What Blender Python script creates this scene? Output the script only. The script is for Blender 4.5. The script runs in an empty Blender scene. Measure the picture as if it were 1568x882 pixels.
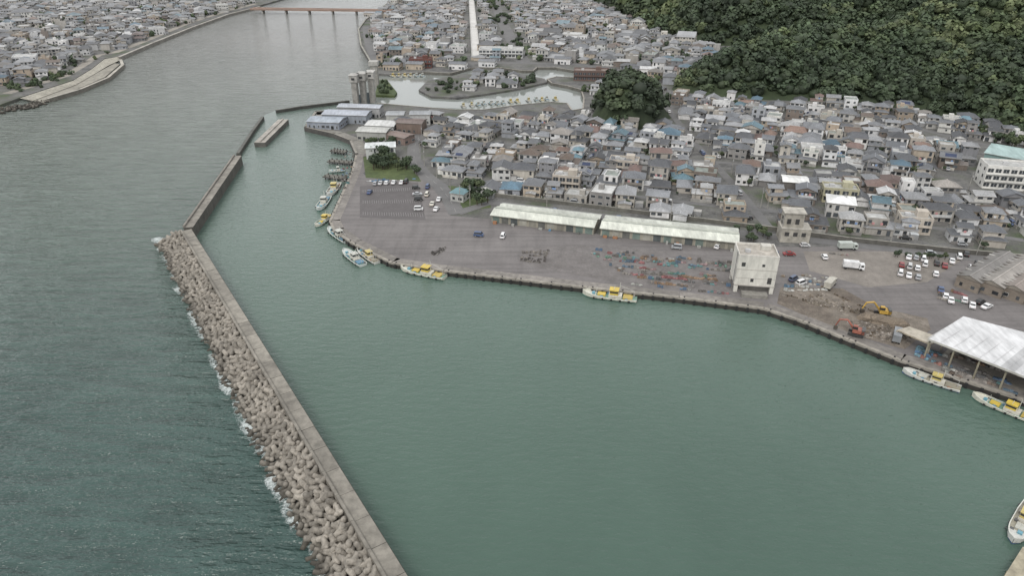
import bpy, math, random
import numpy as np
from math import sin, cos, pi, radians
from mathutils import Vector, noise
from mathutils.geometry import tessellate_polygon
R = random.Random(11)
NR = np.random.RandomState(5)
# ------------------------------------------------------------------ image pixels to ground
FOC, PIT, ALT, LZ = 1060.0, radians(28.3), 110.0, 1.8
SP, CP = sin(PIT), cos(PIT)
def G(a, b, z=LZ):  # a, b: image pixel column and row, cast through the camera
    """image pixel coordinates -> metres on the horizontal plane z (x east, y north)"""
    a = (a-784)/FOC; b = (b-441)/FOC
    t = (ALT-z)/(SP+b*CP)
    return (a*t, (CP-b*SP)*t)
def GL(l, z=LZ): return [G(a, b, z) for a, b in l]
def seg(p, q):
    dx, dy = q[0]-p[0], q[1]-p[1]
    return (p[0]+q[0])/2, (p[1]+q[1])/2, math.hypot(dx, dy), math.atan2(dy, dx)
def inpoly(x, y, poly):
    c = False; j = len(poly)-1
    for i in range(len(poly)):
        xi, yi = poly[i]; xj, yj = poly[j]
        if (yi > y) != (yj > y) and x < (xj-xi)*(y-yi)/(yj-yi)+xi: c = not c
        j = i
    return c
def dline(x, y, pts):
    m = 1e9
    for (x0, y0), (x1, y1) in zip(pts[:-1], pts[1:]):
        dx, dy = x1-x0, y1-y0; L = dx*dx+dy*dy
        t = max(0, min(1, ((x-x0)*dx+(y-y0)*dy)/L))
        m = min(m, math.hypot(x-x0-t*dx, y-y0-t*dy))
    return m
# ------------------------------------------------------------------ materials
def newmat(name):
    m = bpy.data.materials.new(name); m.use_nodes = True
    nt = m.node_tree; return m, nt, nt.nodes['Principled BSDF']
def N(nt, t, **k):
    n = nt.nodes.new(t)
    for a, b in k.items(): setattr(n, a, b)
    return n
def coords(nt, scale=(1, 1, 1), rot=(0, 0, 0)):
    g = N(nt, 'ShaderNodeNewGeometry'); mp = N(nt, 'ShaderNodeMapping')
    mp.inputs['Scale'].default_value = scale; mp.inputs['Rotation'].default_value = rot
    nt.links.new(g.outputs['Position'], mp.inputs['Vector']); return mp.outputs[0]
def noise_n(nt, vec, scale, detail=4, rough=.6):
    n = N(nt, 'ShaderNodeTexNoise'); n.inputs['Scale'].default_value = scale
    n.inputs['Detail'].default_value = detail; n.inputs['Roughness'].default_value = rough
    nt.links.new(vec, n.inputs['Vector']); return n.outputs['Fac']
def ramp(nt, fac, stops):
    r = N(nt, 'ShaderNodeValToRGB'); e = r.color_ramp.elements
    while len(e) < len(stops): e.new(.5)
    for i, (p, c) in enumerate(stops):
        e[i].position = p; e[i].color = (c[0], c[1], c[2], 1) if not isinstance(c, (int, float)) else (c, c, c, 1)
    nt.links.new(fac, r.inputs[0]); return r.outputs[0]
def mixc(nt, a, b, fac, mode='MIX'):
    m = N(nt, 'ShaderNodeMix', data_type='RGBA', blend_type=mode)
    for i, s in ((0, fac), (6, a), (7, b)):
        if isinstance(s, (int, float)): m.inputs[i].default_value = s
        elif isinstance(s, tuple): m.inputs[i].default_value = (*s, 1)
        else: nt.links.new(s, m.inputs[i])
    return m.outputs[2]
def bump(nt, bs, h, strength, dist):
    b = N(nt, 'ShaderNodeBump'); b.inputs['Strength'].default_value = strength; b.inputs['Distance'].default_value = dist
    nt.links.new(h, b.inputs['Height']); nt.links.new(b.outputs[0], bs.inputs['Normal'])
def attr_mat(name, rough=.8, sc=.8, lo=.8, hi=1.15, sc2=.12, objcol=False, metal=0, bmp=0, stretch=(1, 1, 1)):
    m, nt, bs = newmat(name)
    if objcol:
        a = N(nt, 'ShaderNodeObjectInfo').outputs['Color']
    else:
        a = N(nt, 'ShaderNodeAttribute', attribute_name='Col').outputs['Color']
    v = coords(nt, stretch)
    n = noise_n(nt, v, sc, 3, .65); r = ramp(nt, n, [(.3, lo), (.7, hi)])
    c = mixc(nt, a, r, 1.0, 'MULTIPLY')
    if sc2:
        r2 = ramp(nt, noise_n(nt, coords(nt), sc2, 1), [(.35, .88), (.65, 1.1)])
        c = mixc(nt, c, r2, 1.0, 'MULTIPLY')
    nt.links.new(c, bs.inputs['Base Color'])
    bs.inputs['Roughness'].default_value = rough; bs.inputs['Metallic'].default_value = metal
    if bmp: bump(nt, bs, n, .6, bmp)
    return m
def ground_mat(name, stops, scales=(.03, .25, 2.5), rough=.92, fine=.18, streak=False):
    m, nt, bs = newmat(name)
    v = coords(nt)
    n1 = noise_n(nt, v, scales[0], 5, .6); n2 = noise_n(nt, v, scales[1], 4, .7); n3 = noise_n(nt, v, scales[2], 2, .7)
    c = ramp(nt, n1, stops)
    c = mixc(nt, c, ramp(nt, n2, [(.3, 1-fine), (.7, 1+fine)]), 1., 'MULTIPLY')
    c = mixc(nt, c, ramp(nt, n3, [(.3, 1-fine*.7), (.7, 1+fine*.7)]), 1., 'MULTIPLY')
    if streak:
        s = noise_n(nt, coords(nt, (.02, .5, 1), (0, 0, radians(10))), 1., 4, .6)
        c = mixc(nt, c, ramp(nt, s, [(.38, .86), (.55, 1.02), (.7, 1.08)]), 1., 'MULTIPLY')
        s = noise_n(nt, coords(nt, (.3, .03, 1), (0, 0, radians(-50))), 1., 3, .6)
        c = mixc(nt, c, ramp(nt, s, [(.35, .9), (.5, 1.0), (.7, 1.05)]), 1., 'MULTIPLY')
    nt.links.new(c, bs.inputs['Base Color']); bs.inputs['Roughness'].default_value = rough
    return m
M_wall = attr_mat('painted_wall', .8, .9, .8, 1.1, .1, stretch=(1, 1, .3))
M_roof = attr_mat('roof_tile', .6, 1.6, .7, 1.25, .15, bmp=.15)
M_glass = attr_mat('window_glass', .15, .5, .8, 1.2, 0)
M_metal = attr_mat('weathered_metal', .5, .7, .75, 1.15, .1, stretch=(1, .25, 1))
M_conc = attr_mat('concrete', .9, .5, .66, 1.2, .08, bmp=.1)
M_leaf = attr_mat('foliage', .75, .25, .8, 1.2, .015)
M_fab = attr_mat('net_and_plastic', .85, 3., .6, 1.25, 0, bmp=.2)
M_paint = attr_mat('car_paint', .3, .5, .95, 1.05, 0, objcol=True)
M_gel = attr_mat('boat_gelcoat', .45, 1.2, .8, 1.1, 0)
STD = [M_wall, M_roof, M_glass, M_metal, M_conc, M_fab]
WALL, ROOF, GLASS, METAL, CONC, FAB = range(6)
M_rock = attr_mat('armour_concrete', .95, 1.3, .6, 1.25, .12, bmp=.25)
M_town = ground_mat('town_ground', [(.3, (.06, .06, .06)), (.48, (.11, .107, .102)), (.56, (.085, .085, .075)), (.68, (.045, .06, .028))], (.05, .2, 1.4), fine=.35)
M_apron = ground_mat('worn_asphalt', [(.3, (.12, .11, .108)), (.5, (.142, .131, .128)), (.7, (.155, .144, .14))], (.02, .12, 1.2), fine=.1, streak=True)
M_lot = ground_mat('dark_asphalt', [(.3, (.085, .078, .078)), (.7, (.105, .096, .096))], (.05, .3, 2), fine=.12)
M_road = ground_mat('road_asphalt', [(.3, (.1, .098, .098)), (.7, (.135, .132, .13))], (.05, .3, 2), fine=.12)
M_dirt = ground_mat('brown_rubble_ground', [(.3, (.07, .055, .045)), (.5, (.13, .11, .09)), (.7, (.2, .175, .15))], (.08, .4, 2.5), fine=.3)
M_gravel = ground_mat('gravel', [(.3, (.15, .135, .12)), (.7, (.2, .18, .16))], (.05, .3, 2.5), fine=.18)
M_quay = ground_mat('quay_concrete', [(.3, (.18, .165, .145)), (.7, (.27, .248, .215))], (.1, .6, 3), fine=.2)
M_white = ground_mat('pale_concrete', [(.3, (.42, .41, .39)), (.7, (.52, .51, .49))], (.1, .6, 3), fine=.1)
M_grass = ground_mat('grass', [(.3, (.035, .055, .02)), (.7, (.08, .1, .035))], (.06, .5, 3), fine=.35)
M_field = ground_mat('rice_field', [(.3, (.15, .16, .05)), (.7, (.2, .19, .06))], (.06, .5, 3), fine=.2)
M_soil = ground_mat('forest_floor', [(.3, (.014, .022, .01)), (.7, (.035, .05, .02))], (.02, .2, 2), fine=.3)
M_pw, nt, bs = newmat('road_paint'); bs.inputs['Base Color'].default_value = (.25, .245, .24, 1); bs.inputs['Roughness'].default_value = .8

def water_mat(name, ystops, waves, rough, wave_shade, bmp=1.):
    m, nt, bs = newmat(name)
    g = N(nt, 'ShaderNodeNewGeometry'); sx = N(nt, 'ShaderNodeSeparateXYZ'); nt.links.new(g.outputs['Position'], sx.inputs[0])
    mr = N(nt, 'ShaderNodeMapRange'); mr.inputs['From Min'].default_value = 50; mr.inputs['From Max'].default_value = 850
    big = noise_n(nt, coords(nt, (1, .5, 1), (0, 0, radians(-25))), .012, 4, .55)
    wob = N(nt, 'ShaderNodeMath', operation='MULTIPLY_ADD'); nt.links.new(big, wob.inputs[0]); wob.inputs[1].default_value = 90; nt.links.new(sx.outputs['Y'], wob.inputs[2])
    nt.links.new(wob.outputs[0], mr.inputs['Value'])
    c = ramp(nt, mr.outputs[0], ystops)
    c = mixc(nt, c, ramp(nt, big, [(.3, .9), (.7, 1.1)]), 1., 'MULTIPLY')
    h = None
    for (ax, ay, rot, amp, det) in waves:
        n = noise_n(nt, coords(nt, (ax, ay, 1), (0, 0, radians(rot))), 1., det, .55)
        mu = N(nt, 'ShaderNodeMath', operation='MULTIPLY'); mu.inputs[1].default_value = amp
        nt.links.new(n, mu.inputs[0])
        if h is None: h = mu.outputs[0]; first = n
        else:
            ad = N(nt, 'ShaderNodeMath', operation='ADD'); nt.links.new(h, ad.inputs[0]); nt.links.new(mu.outputs[0], ad.inputs[1]); h = ad.outputs[0]
    c = mixc(nt, c, ramp(nt, first, [(.32, 1-wave_shade), (.5, 1.), (.68, 1+wave_shade)]), 1., 'MULTIPLY')   # light and dark of the waves painted into the base colour
    nt.links.new(c, bs.inputs['Base Color'])
    bs.inputs['Roughness'].default_value = rough; bs.inputs['IOR'].default_value = 1.33
    bump(nt, bs, h, 1., bmp)
    return m
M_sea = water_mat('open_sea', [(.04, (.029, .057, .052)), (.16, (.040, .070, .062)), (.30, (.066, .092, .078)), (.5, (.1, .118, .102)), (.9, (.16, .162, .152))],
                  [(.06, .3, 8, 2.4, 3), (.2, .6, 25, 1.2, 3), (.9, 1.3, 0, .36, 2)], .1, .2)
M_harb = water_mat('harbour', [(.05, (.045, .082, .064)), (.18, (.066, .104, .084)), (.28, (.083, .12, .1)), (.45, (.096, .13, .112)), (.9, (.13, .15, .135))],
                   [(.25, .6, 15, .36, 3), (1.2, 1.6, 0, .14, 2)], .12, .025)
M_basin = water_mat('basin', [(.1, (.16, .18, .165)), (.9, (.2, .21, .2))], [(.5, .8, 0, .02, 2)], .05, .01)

# ------------------------------------------------------------------ mesh builder
class MB:
    def __init__(s): s.v = []; s.f = []; s.m = []; s.c = []; s.at(0, 0, 0, 0)
    def at(s, x, y, z=0, a=0): s.o = (x, y, z, cos(a), sin(a)); return s
    def P(s, p):
        x, y, z, c, n = s.o
        return (x+p[0]*c-p[1]*n, y+p[0]*n+p[1]*c, z+p[2])
    def face(s, pts, m=0, c=(.5, .5, .5)):
        i = len(s.v); s.v += [s.P(p) for p in pts]; s.f.append(tuple(range(i, i+len(pts)))); s.m.append(m); s.c.append(c)
    def box(s, cx, cy, z0, w, d, h, m=0, c=(.5, .5, .5), a=0, mt=None, ct=None, tw=1, td=1):
        ca, sa = cos(a), sin(a)
        b = [(-w/2, -d/2), (w/2, -d/2), (w/2, d/2), (-w/2, d/2)]
        r = lambda x, y, z: (cx+x*ca-y*sa, cy+x*sa+y*ca, z)
        lo = [r(x, y, z0) for x, y in b]; hi = [r(x*tw, y*td, z0+h) for x, y in b]
        for i in range(4):
            j = (i+1) % 4; s.face([lo[i], lo[j], hi[j], hi[i]], m, c)
        s.face(hi, m if mt is None else mt, c if ct is None else ct); s.face(lo[::-1], m, c)
    def prism(s, poly, z0, z1, m=0, c=(.5, .5, .5), mt=None, ct=None):
        n = len(poly)
        for i in range(n):
            j = (i+1) % n
            s.face([(*poly[i], z0), (*poly[j], z0), (*poly[j], z1), (*poly[i], z1)], m, c)
        s.face([(*p, z1) for p in poly], m if mt is None else mt, c if ct is None else ct)
    def cyl(s, p0, p1, r0, r1, n=8, m=0, c=(.5, .5, .5)):
        p0 = Vector(p0); p1 = Vector(p1); d = (p1-p0).normalized()
        u = d.cross(Vector((0, 0, 1)))
        if u.length < .01: u = Vector((1, 0, 0))
        u.normalize(); w = d.cross(u)
        A = [p0+(u*cos(2*pi*i/n)+w*sin(2*pi*i/n))*r0 for i in range(n)]
        B = [p1+(u*cos(2*pi*i/n)+w*sin(2*pi*i/n))*r1 for i in range(n)]
        for i in range(n):
            j = (i+1) % n; s.face([A[i], A[j], B[j], B[i]], m, c)
        s.face(B, m, c); s.face(A[::-1], m, c)
    def mesh(s, name, mats):
        me = bpy.data.meshes.new(name); me.from_pydata([tuple(p) for p in s.v], [], s.f)
        for mt in mats: me.materials.append(mt)
        me.polygons.foreach_set('material_index', s.m)
        at = me.color_attributes.new('Col', 'FLOAT_COLOR', 'CORNER')
        n = np.array([len(f) for f in s.f]); col = np.ones((len(s.f), 4)); col[:, :3] = np.array(s.c)
        at.data.foreach_set('color', np.repeat(col, n, axis=0).ravel())
        me.update(); return me
    def obj(s, name, mats, loc=(0, 0, 0), rot=0):
        return place(name, s.mesh(name, mats), loc, rot)
def place(name, me, loc=(0, 0, 0), rot=0, sc=1):
    o = bpy.data.objects.new(name, me); bpy.context.scene.collection.objects.link(o)
    o.location = loc; o.rotation_euler = (0, 0, rot)
    o.scale = (sc, sc, sc) if isinstance(sc, (int, float)) else sc
    return o
def sheet(name, poly, z, mat, holes=(), skirt=None):
    rings = [poly]+list(holes)
    tris = tessellate_polygon([[Vector((p[0], p[1], 0)) for p in r] for r in rings])
    flat = [p for r in rings for p in r]
    v = [(p[0], p[1], z) for p in flat]; f = []
    for t in tris:
        a, b, c = [flat[i] for i in t]
        cr = (b[0]-a[0])*(c[1]-a[1])-(b[1]-a[1])*(c[0]-a[0])
        f.append(tuple(t) if cr > 0 else tuple(t[::-1]))
    if skirt is not None:
        k = 0
        for r in rings:
            n = len(r); b0 = len(v); v += [(p[0], p[1], skirt) for p in r]
            for i in range(n):
                j = (i+1) % n; f.append((k+i, k+j, b0+j, b0+i))
            k += n
    me = bpy.data.meshes.new(name); me.from_pydata(v, [], f); me.materials.append(mat); me.update()
    return place(name, me)
def ribbon(name, pts, w, z, mat):
    L = []; Rr = []
    for i, p in enumerate(pts):
        a = pts[max(0, i-1)]; b = pts[min(len(pts)-1, i+1)]
        dx, dy = b[0]-a[0], b[1]-a[1]; l = math.hypot(dx, dy); nx, ny = -dy/l*w/2, dx/l*w/2
        L.append((p[0]+nx, p[1]+ny, z)); Rr.append((p[0]-nx, p[1]-ny, z))
    n = len(pts); me = bpy.data.meshes.new(name)
    me.from_pydata(L+Rr, [], [(n+i, n+i+1, i+1, i) for i in range(n-1)]); me.materials.append(mat); me.update()
    return place(name, me)
def wallrun(mb, pts, w, z0, z1, m=CONC, c=(.3, .28, .25), ct=None):
    for p, q in zip(pts[:-1], pts[1:]):
        cx, cy, l, a = seg(p, q); mb.box(cx, cy, z0, l+w*.3, w, z1-z0, m, c, a, ct=ct)

# ------------------------------------------------------------------ water + land
big = 7000
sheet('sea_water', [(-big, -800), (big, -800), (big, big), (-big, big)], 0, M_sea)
C0 = G(286, 352, 4.5); C1 = G(607, 882, 4.5)
bd = ((C1[0]-C0[0]), (C1[1]-C0[1])); bl = math.hypot(*bd); bd = (bd[0]/bl, bd[1]/bl); bn = (-bd[1], bd[0])
if bn[0] > 0: bn = (-bn[0], -bn[1])          # towards the open sea
BE = (C1[0]+bd[0]*90, C1[1]+bd[1]*90)
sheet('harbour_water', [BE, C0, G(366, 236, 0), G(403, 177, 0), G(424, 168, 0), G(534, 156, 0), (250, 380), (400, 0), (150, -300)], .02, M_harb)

RB = [(592, 6), (560, 30), (549, 45), (553, 70), (566, 92), (571, 112)]
BASIN_N = [(600, 113), (650, 110), (690, 112), (720, 104), (765, 103), (800, 108), (816, 108), (822, 103), (850, 103), (886, 109), (884, 119), (852, 117), (838, 121), (845, 127), (868, 131), (890, 137), (894, 150), (893, 166), (876, 169), (868, 158), (845, 156), (790, 161), (740, 168), (700, 168), (660, 165), (625, 162), (578, 158)]
QUAY0 = [(536, 160), (530, 168), (484, 172), (468, 196), (512, 206), (537, 216), (546, 236), (540, 262), (524, 298), (506, 338), (512, 352), (540, 372), (600, 402), (680, 414), (790, 427), (900, 440), (1040, 455), (1170, 472), (1230, 492), (1300, 520), (1380, 552), (1470, 580), (1568, 612), (1640, 632)]
land = [(-230, 2600), (-150, big), (big, big), (big, -790), (160, -790), (150, 115)] + GL(QUAY0)[::-1] + GL(BASIN_N)[::-1] + GL(RB)[::-1] + [(-205, 1282)]
sheet('land_ground', land, LZ, M_town, skirt=-1.5)
island = GL([(641, 137), (655, 123), (700, 114), (760, 109), (800, 113), (834, 120), (838, 125), (800, 134), (745, 143), (700, 149), (660, 147)], 1.5)
sheet('basin_island_ground', island, 1.5, M_town, skirt=-1.5)
islet = GL([(580, 122), (592, 121), (608, 141), (604, 146), (574, 145)], 1.5)
sheet('islet_ground', islet, 1.5, M_grass, skirt=-1.5)
sheet('basin_water', GL([(572, 95), (900, 90), (905, 175), (572, 160)], 0), .04, M_basin)
LB = [(396, 8), (350, 20), (292, 40), (235, 64), (182, 86), (160, 89), (141, 104), (112, 122), (30, 149), (0, 160), (-80, 170)]
land2 = [(-310, 1400), (-420, 2600), (-500, big), (-big, big), (-big, 300), (-600, 380)] + GL(LB)[::-1]
sheet('west_bank_ground', land2, LZ, M_town, skirt=-1.5)

apron = GL([(546, 216), (560, 214), (575, 250), (556, 265), (560, 270), (640, 262), (662, 285), (690, 330), (745, 335), (912, 358), (1130, 378), (1290, 378), (1460, 382), (1640, 405)]) + GL(QUAY0)[:12:-1] + GL(QUAY0)[12:5:-1]
sheet('port_apron_pavement', apron, LZ+.02, M_apron)
sheet('parking_lot_pavement', GL([(551, 285), (640, 279), (652, 337), (551, 333)]), LZ+.04, M_lot)
sheet('gravel_parking_ground', GL([(1230, 385), (1450, 385), (1470, 400), (1420, 432), (1330, 440), (1240, 415)]), LZ+.04, M_gravel)
sheet('demolition_ground', GL([(1195, 440), (1290, 442), (1340, 470), (1420, 488), (1425, 505), (1385, 535), (1330, 520), (1240, 487), (1190, 465)]), LZ+.05, M_dirt)
sheet('net_yard_ground', GL([(800, 380), (930, 374), (1128, 398), (1125, 452), (960, 436), (800, 405)]), LZ+.04, ground_mat('stained_asphalt', [(.35, (.112, .102, .098)), (.6, (.142, .131, .127))], (.08, .3, 2), fine=.2))
for i, l in enumerate([[(628, 40), (672, 40), (672, 54), (628, 54)]]): sheet('rice_field', GL(l), LZ+.03, M_field)
for l in [[(800, 70), (840, 66), (850, 80), (810, 84)], [(880, 40), (915, 42), (920, 55), (885, 55)], [(900, 66), (950, 70), (955, 84), (905, 80)], [(590, 80), (620, 78), (622, 86), (592, 88)]]:
    sheet('vegetable_field', GL(l), LZ+.03, M_grass)
sheet('park_ground', GL([(556, 240), (580, 236), (630, 250), (645, 278), (560, 272)]), LZ+.06, M_grass)
sheet('roadside_park_ground', GL([(686, 284), (745, 290), (752, 318), (700, 322)]), LZ+.05, M_grass)

roads = {'harbour_road': ([(648, 192), (642, 208), (634, 226), (634, 245), (648, 266), (672, 284), (688, 304), (700, 328)], 7, .09),
 'seawall_road': ([(700, 326), (752, 310), (920, 331), (1135, 357), (1300, 374), (1568, 404), (1640, 412)], 5.5, .08),
 'trunk_road': ([(745, -20), (757, 5), (775, 45), (802, 96)], 12, .08), 'canal_road': ([(802, 96), (880, 98), (930, 104), (1000, 126)], 8, .07), 'riverside_road': ([(802, 96), (700, 96), (600, 98), (572, 90), (562, 60), (560, 40)], 7, .06),
 'town_street': ([(1010, 150), (1060, 215), (1130, 290), (1180, 352)], 4, .07), 'valley_street': ([(1000, 126), (1040, 148), (1300, 172), (1568, 236)], 4, .065), 'back_street': ([(648, 215), (800, 222), (960, 236), (1250, 262), (1568, 310)], 3.5, .06), 'lower_street': ([(740, 280), (900, 292), (1120, 318), (1350, 338), (1568, 368)], 3.5, .055)}
RW = []
for k, (l, w, dz) in roads.items():
    p = GL(l); ribbon(k, p, w, LZ+dz, M_road); RW.append((p, w/2+(9 if k == 'trunk_road' else 4.0)))
canal = GL([(721, -10), (725, 40), (729, 88)]); ribbon('drainage_canal', canal, 7, LZ+.5, M_white); RW.append((canal, 11))
mb = MB()
for s in (-3.6, 3.6): wallrun(mb, [(p[0]+s, p[1]) for p in canal], .5, LZ, LZ+1.4, c=(.45, .44, .42))
mb.obj('canal_wall', STD)
mb = MB()
hp = GL(roads['harbour_road'][0])
for p, q in zip(hp[:-1], hp[1:]):
    cx, cy, l, a = seg(p, q); n = max(1, int(l/8))
    for i in range(n): t = (i+.5)/n; mb.box(p[0]+(q[0]-p[0])*t, p[1]+(q[1]-p[1])*t, LZ+.095, 4, .15, .01, 0, a=a)
mb.obj('road_centre_marking', [M_pw])
mb = MB()
a0, a1, b0, b1 = G(556, 290), G(636, 285), G(556, 330), G(648, 333)
for r in range(3):
    for k in range(26):
        u = k/25
        t0 = r*.42+.03; x0 = a0[0]+(a1[0]-a0[0])*u; y0 = a0[1]+(a1[1]-a0[1])*u; x1 = b0[0]+(b1[0]-b0[0])*u; y1 = b0[1]+(b1[1]-b0[1])*u
        p = (x0+(x1-x0)*t0, y0+(y1-y0)*t0); q = (x0+(x1-x0)*(t0+.11), y0+(y1-y0)*(t0+.11))
        cx, cy, l, a = seg(p, q); mb.box(cx, cy, LZ+.045, l, .1, .01, 0, a=a)
mb.obj('parking_line_marking', [M_pw])

# ------------------------------------------------------------------ quay wall
mb = MB(); q = GL(QUAY0)[6:]
for i, (p, r) in enumerate(zip(q[:-1], q[1:])):
    cx, cy, l, a = seg(p, r)
    mb.box(cx, cy, LZ-.5, l+.2, 1.1, .66, CONC, (.25, .23, .2), a)
    nx, ny = sin(a), -cos(a)
    mb.box(cx+nx*.62, cy+ny*.62, -1, l, .16, 2.2, CONC, (.035, .032, .028), a)
    k = int(l/3.2)
    for j in range(k):
        t = (j+.5)/k; x = p[0]+(r[0]-p[0])*t; y = p[1]+(r[1]-p[1])*t
        mb.box(x+nx*.9, y+ny*.9, .1, .7, .5, 1.5, FAB, (.018, .018, .018), a)
        if j % 3 == 0: mb.box(x-nx*.1, y-ny*.1, LZ+.15, .4, .4, .35, METAL, (.03, .03, .03), a)
    n = max(1, int(l/9))
    for j in range(n):
        t = (j+.5)/n; g = R.uniform(.85, 1.12); mb.box(p[0]+(r[0]-p[0])*t-nx*2.2, p[1]+(r[1]-p[1])*t-ny*2.2, LZ+.03, l/n-.06, 3.2, .03, CONC, (.185*g, .17*g, .155*g), a)
mb.obj('quay_wall', STD)
mb = MB(); q = GL(QUAY0)[1:7]
for p, r in zip(q[:-1], q[1:]):
    cx, cy, l, a = seg(p, r); nx, ny = sin(a), -cos(a)
    mb.box(cx, cy, -1, l+1, 1.4, 3.6, CONC, (.075, .07, .065), a, ct=(.22, .205, .18))
    mb.box(cx-nx*3.5, cy-ny*3.5, LZ-.1, l, 5.5, .16, CONC, (.2, .19, .17), a)
mb.obj('north_quay_wall', STD)

# ------------------------------------------------------------------ breakwaters
mb = MB()
n = 34
for i in range(n):
    t0 = i/n; t1 = (i+1)/n-.0004
    p = (C0[0]+(BE[0]-C0[0])*t0, C0[1]+(BE[1]-C0[1])*t0); q = (C0[0]+(BE[0]-C0[0])*t1, C0[1]+(BE[1]-C0[1])*t1)
    cx, cy, l, a = seg(p, q); g = R.uniform(.9, 1.08)
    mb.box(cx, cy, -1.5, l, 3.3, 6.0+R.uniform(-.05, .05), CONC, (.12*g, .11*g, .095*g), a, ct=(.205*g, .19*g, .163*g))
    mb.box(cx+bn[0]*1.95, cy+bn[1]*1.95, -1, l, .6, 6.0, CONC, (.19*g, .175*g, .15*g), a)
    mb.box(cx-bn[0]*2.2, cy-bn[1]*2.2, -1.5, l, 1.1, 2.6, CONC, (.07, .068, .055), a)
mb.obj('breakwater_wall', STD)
mb = MB()
p0, p1 = G(288, 348, 4.5), G(364, 238, 4.5)
for i in range(12):
    t0, t1 = i/12, (i+1)/12-.002
    p = (p0[0]+(p1[0]-p0[0])*t0, p0[1]+(p1[1]-p0[1])*t0); r = (p0[0]+(p1[0]-p0[0])*t1, p0[1]+(p1[1]-p0[1])*t1)
    cx, cy, l, a = seg(p, r); g = R.uniform(.88, 1.1)
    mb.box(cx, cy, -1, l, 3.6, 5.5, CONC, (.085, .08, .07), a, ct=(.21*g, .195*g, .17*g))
    nx, ny = -sin(a), cos(a); mb.box(cx+nx*1.6, cy+ny*1.6, 4.5, l, .7, .7, CONC, (.18*g, .165*g, .145*g), a)
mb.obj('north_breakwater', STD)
mb = MB(); wallrun(mb, [G(364, 234, 2), G(386, 200, 2), G(402, 178, 2)], 1.6, -1, 2.0, c=(.06, .058, .05), ct=(.1, .1, .09)); mb.obj('sheet_pile_jetty', STD)
mb = MB(); wallrun(mb, [G(398, 216, 3), G(433, 182, 3)], 6, -1, 2.6, c=(.1, .095, .085), ct=(.3, .28, .25)); wallrun(mb, [G(398, 216, 3), G(433, 182, 3)], .8, 2.6, 3.3, c=(.3, .28, .25)); mb.obj('detached_breakwater', STD)
mb = MB(); wallrun(mb, [G(423, 168, 2), G(460, 162, 2), G(534, 153, 2)], 1.6, -1, 1.9, c=(.05, .05, .045), ct=(.1, .095, .085)); mb.obj('wave_screen_jetty', STD)
for l in ([(530, 232), (508, 229)], [(540, 248), (503, 245)], [(532, 272), (497, 268)]):
    mb = MB(); p, r = G(*l[0], 1.5), G(*l[1], 1.5); cx, cy, le, a = seg(p, r)
    mb.box(cx, cy, 1.0, le, 4, .5, CONC, (.07, .065, .06), a, ct=(.12, .115, .1))
    for k in range(5):
        for s in (-1.5, 1.5):
            t = (k+.5)/5-.5; mb.cyl((cx+cos(a)*le*t-sin(a)*s, cy+sin(a)*le*t+cos(a)*s, -1), (cx+cos(a)*le*t-sin(a)*s, cy+sin(a)*le*t+cos(a)*s, 2.3), .25, .25, 6, METAL, (.04, .035, .03))
    mb.obj('floating_pier', STD)
mb = MB(); mb.prism(GL([(1537, 884), (1566, 838), (1640, 838), (1640, 900), (1536, 900)][::-1], 2), -1, 2, CONC, (.2, .17, .1), ct=(.3, .27, .2)); mb.prism([(92.5, 60), (150, 60), (150, 88.9), (92.5, 88.9)], -1, 1.9, CONC, (.2, .17, .1), ct=(.28, .25, .19)); mb.obj('concrete_pier', STD)

def quad_mesh(name, V, Q, col, mat):
    me = bpy.data.meshes.new(name); me.vertices.add(len(V)); me.vertices.foreach_set('co', V.astype(np.float32).ravel())
    me.loops.add(len(Q)*4); me.loops.foreach_set('vertex_index', Q.astype(np.int32).ravel())
    me.polygons.add(len(Q)); me.polygons.foreach_set('loop_start', np.arange(0, len(Q)*4, 4, dtype=np.int32))
    me.update(calc_edges=True)
    at = me.color_attributes.new('Col', 'FLOAT_COLOR', 'POINT'); c = np.ones((len(V), 4), np.float32); c[:, :3] = col
    at.data.foreach_set('color', c.ravel()); me.materials.append(mat); me.validate(); return me
def rotm(q):
    w, x, y, z = q/np.linalg.norm(q)
    return np.array([[1-2*(y*y+z*z), 2*(x*y-z*w), 2*(x*z+y*w)], [2*(x*y+z*w), 1-2*(x*x+z*z), 2*(y*z-x*w)], [2*(x*z-y*w), 2*(y*z+x*w), 1-2*(x*x+y*y)]])
tv = []; tq = []
for d in [(0, 0, 1), (.943, 0, -.333), (-.471, .816, -.333), (-.471, -.816, -.333)]:
    d = Vector(d); u = d.cross(Vector((.3, .9, .1))).normalized(); w = d.cross(u); b = len(tv)
    for rr, tt in ((.47, 0), (.31, 1.)):
        for i in range(8):
            tv.append(d*tt+(u*cos(i*pi/4)+w*sin(i*pi/4))*rr)
    for i in range(8): tq.append((b+i, b+(i+1) % 8, b+8+(i+1) % 8, b+8+i))
    tq.append((b+8, b+9, b+10, b+11)); tq.append((b+8, b+11, b+12, b+15)); tq.append((b+12, b+13, b+14, b+15))
TV = np.array([tuple(p) for p in tv]); TQ = np.array(tq)
VV = []; QQ = []; CC = []; off = 0
L = bl+90
def addtet(x, y, z, s, g):
    global off
    V = TV@rotm(NR.randn(4)).T*s+np.array([x, y, z]); VV.append(V); QQ.append(TQ+off); off += len(V)
    wet = np.clip((V[:, 2:3]-.1)/1.5, 0, 1)
    CC.append((np.array([.032, .029, .021])*(1-wet)+np.array([.245, .222, .19])*wet)*g)
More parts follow.
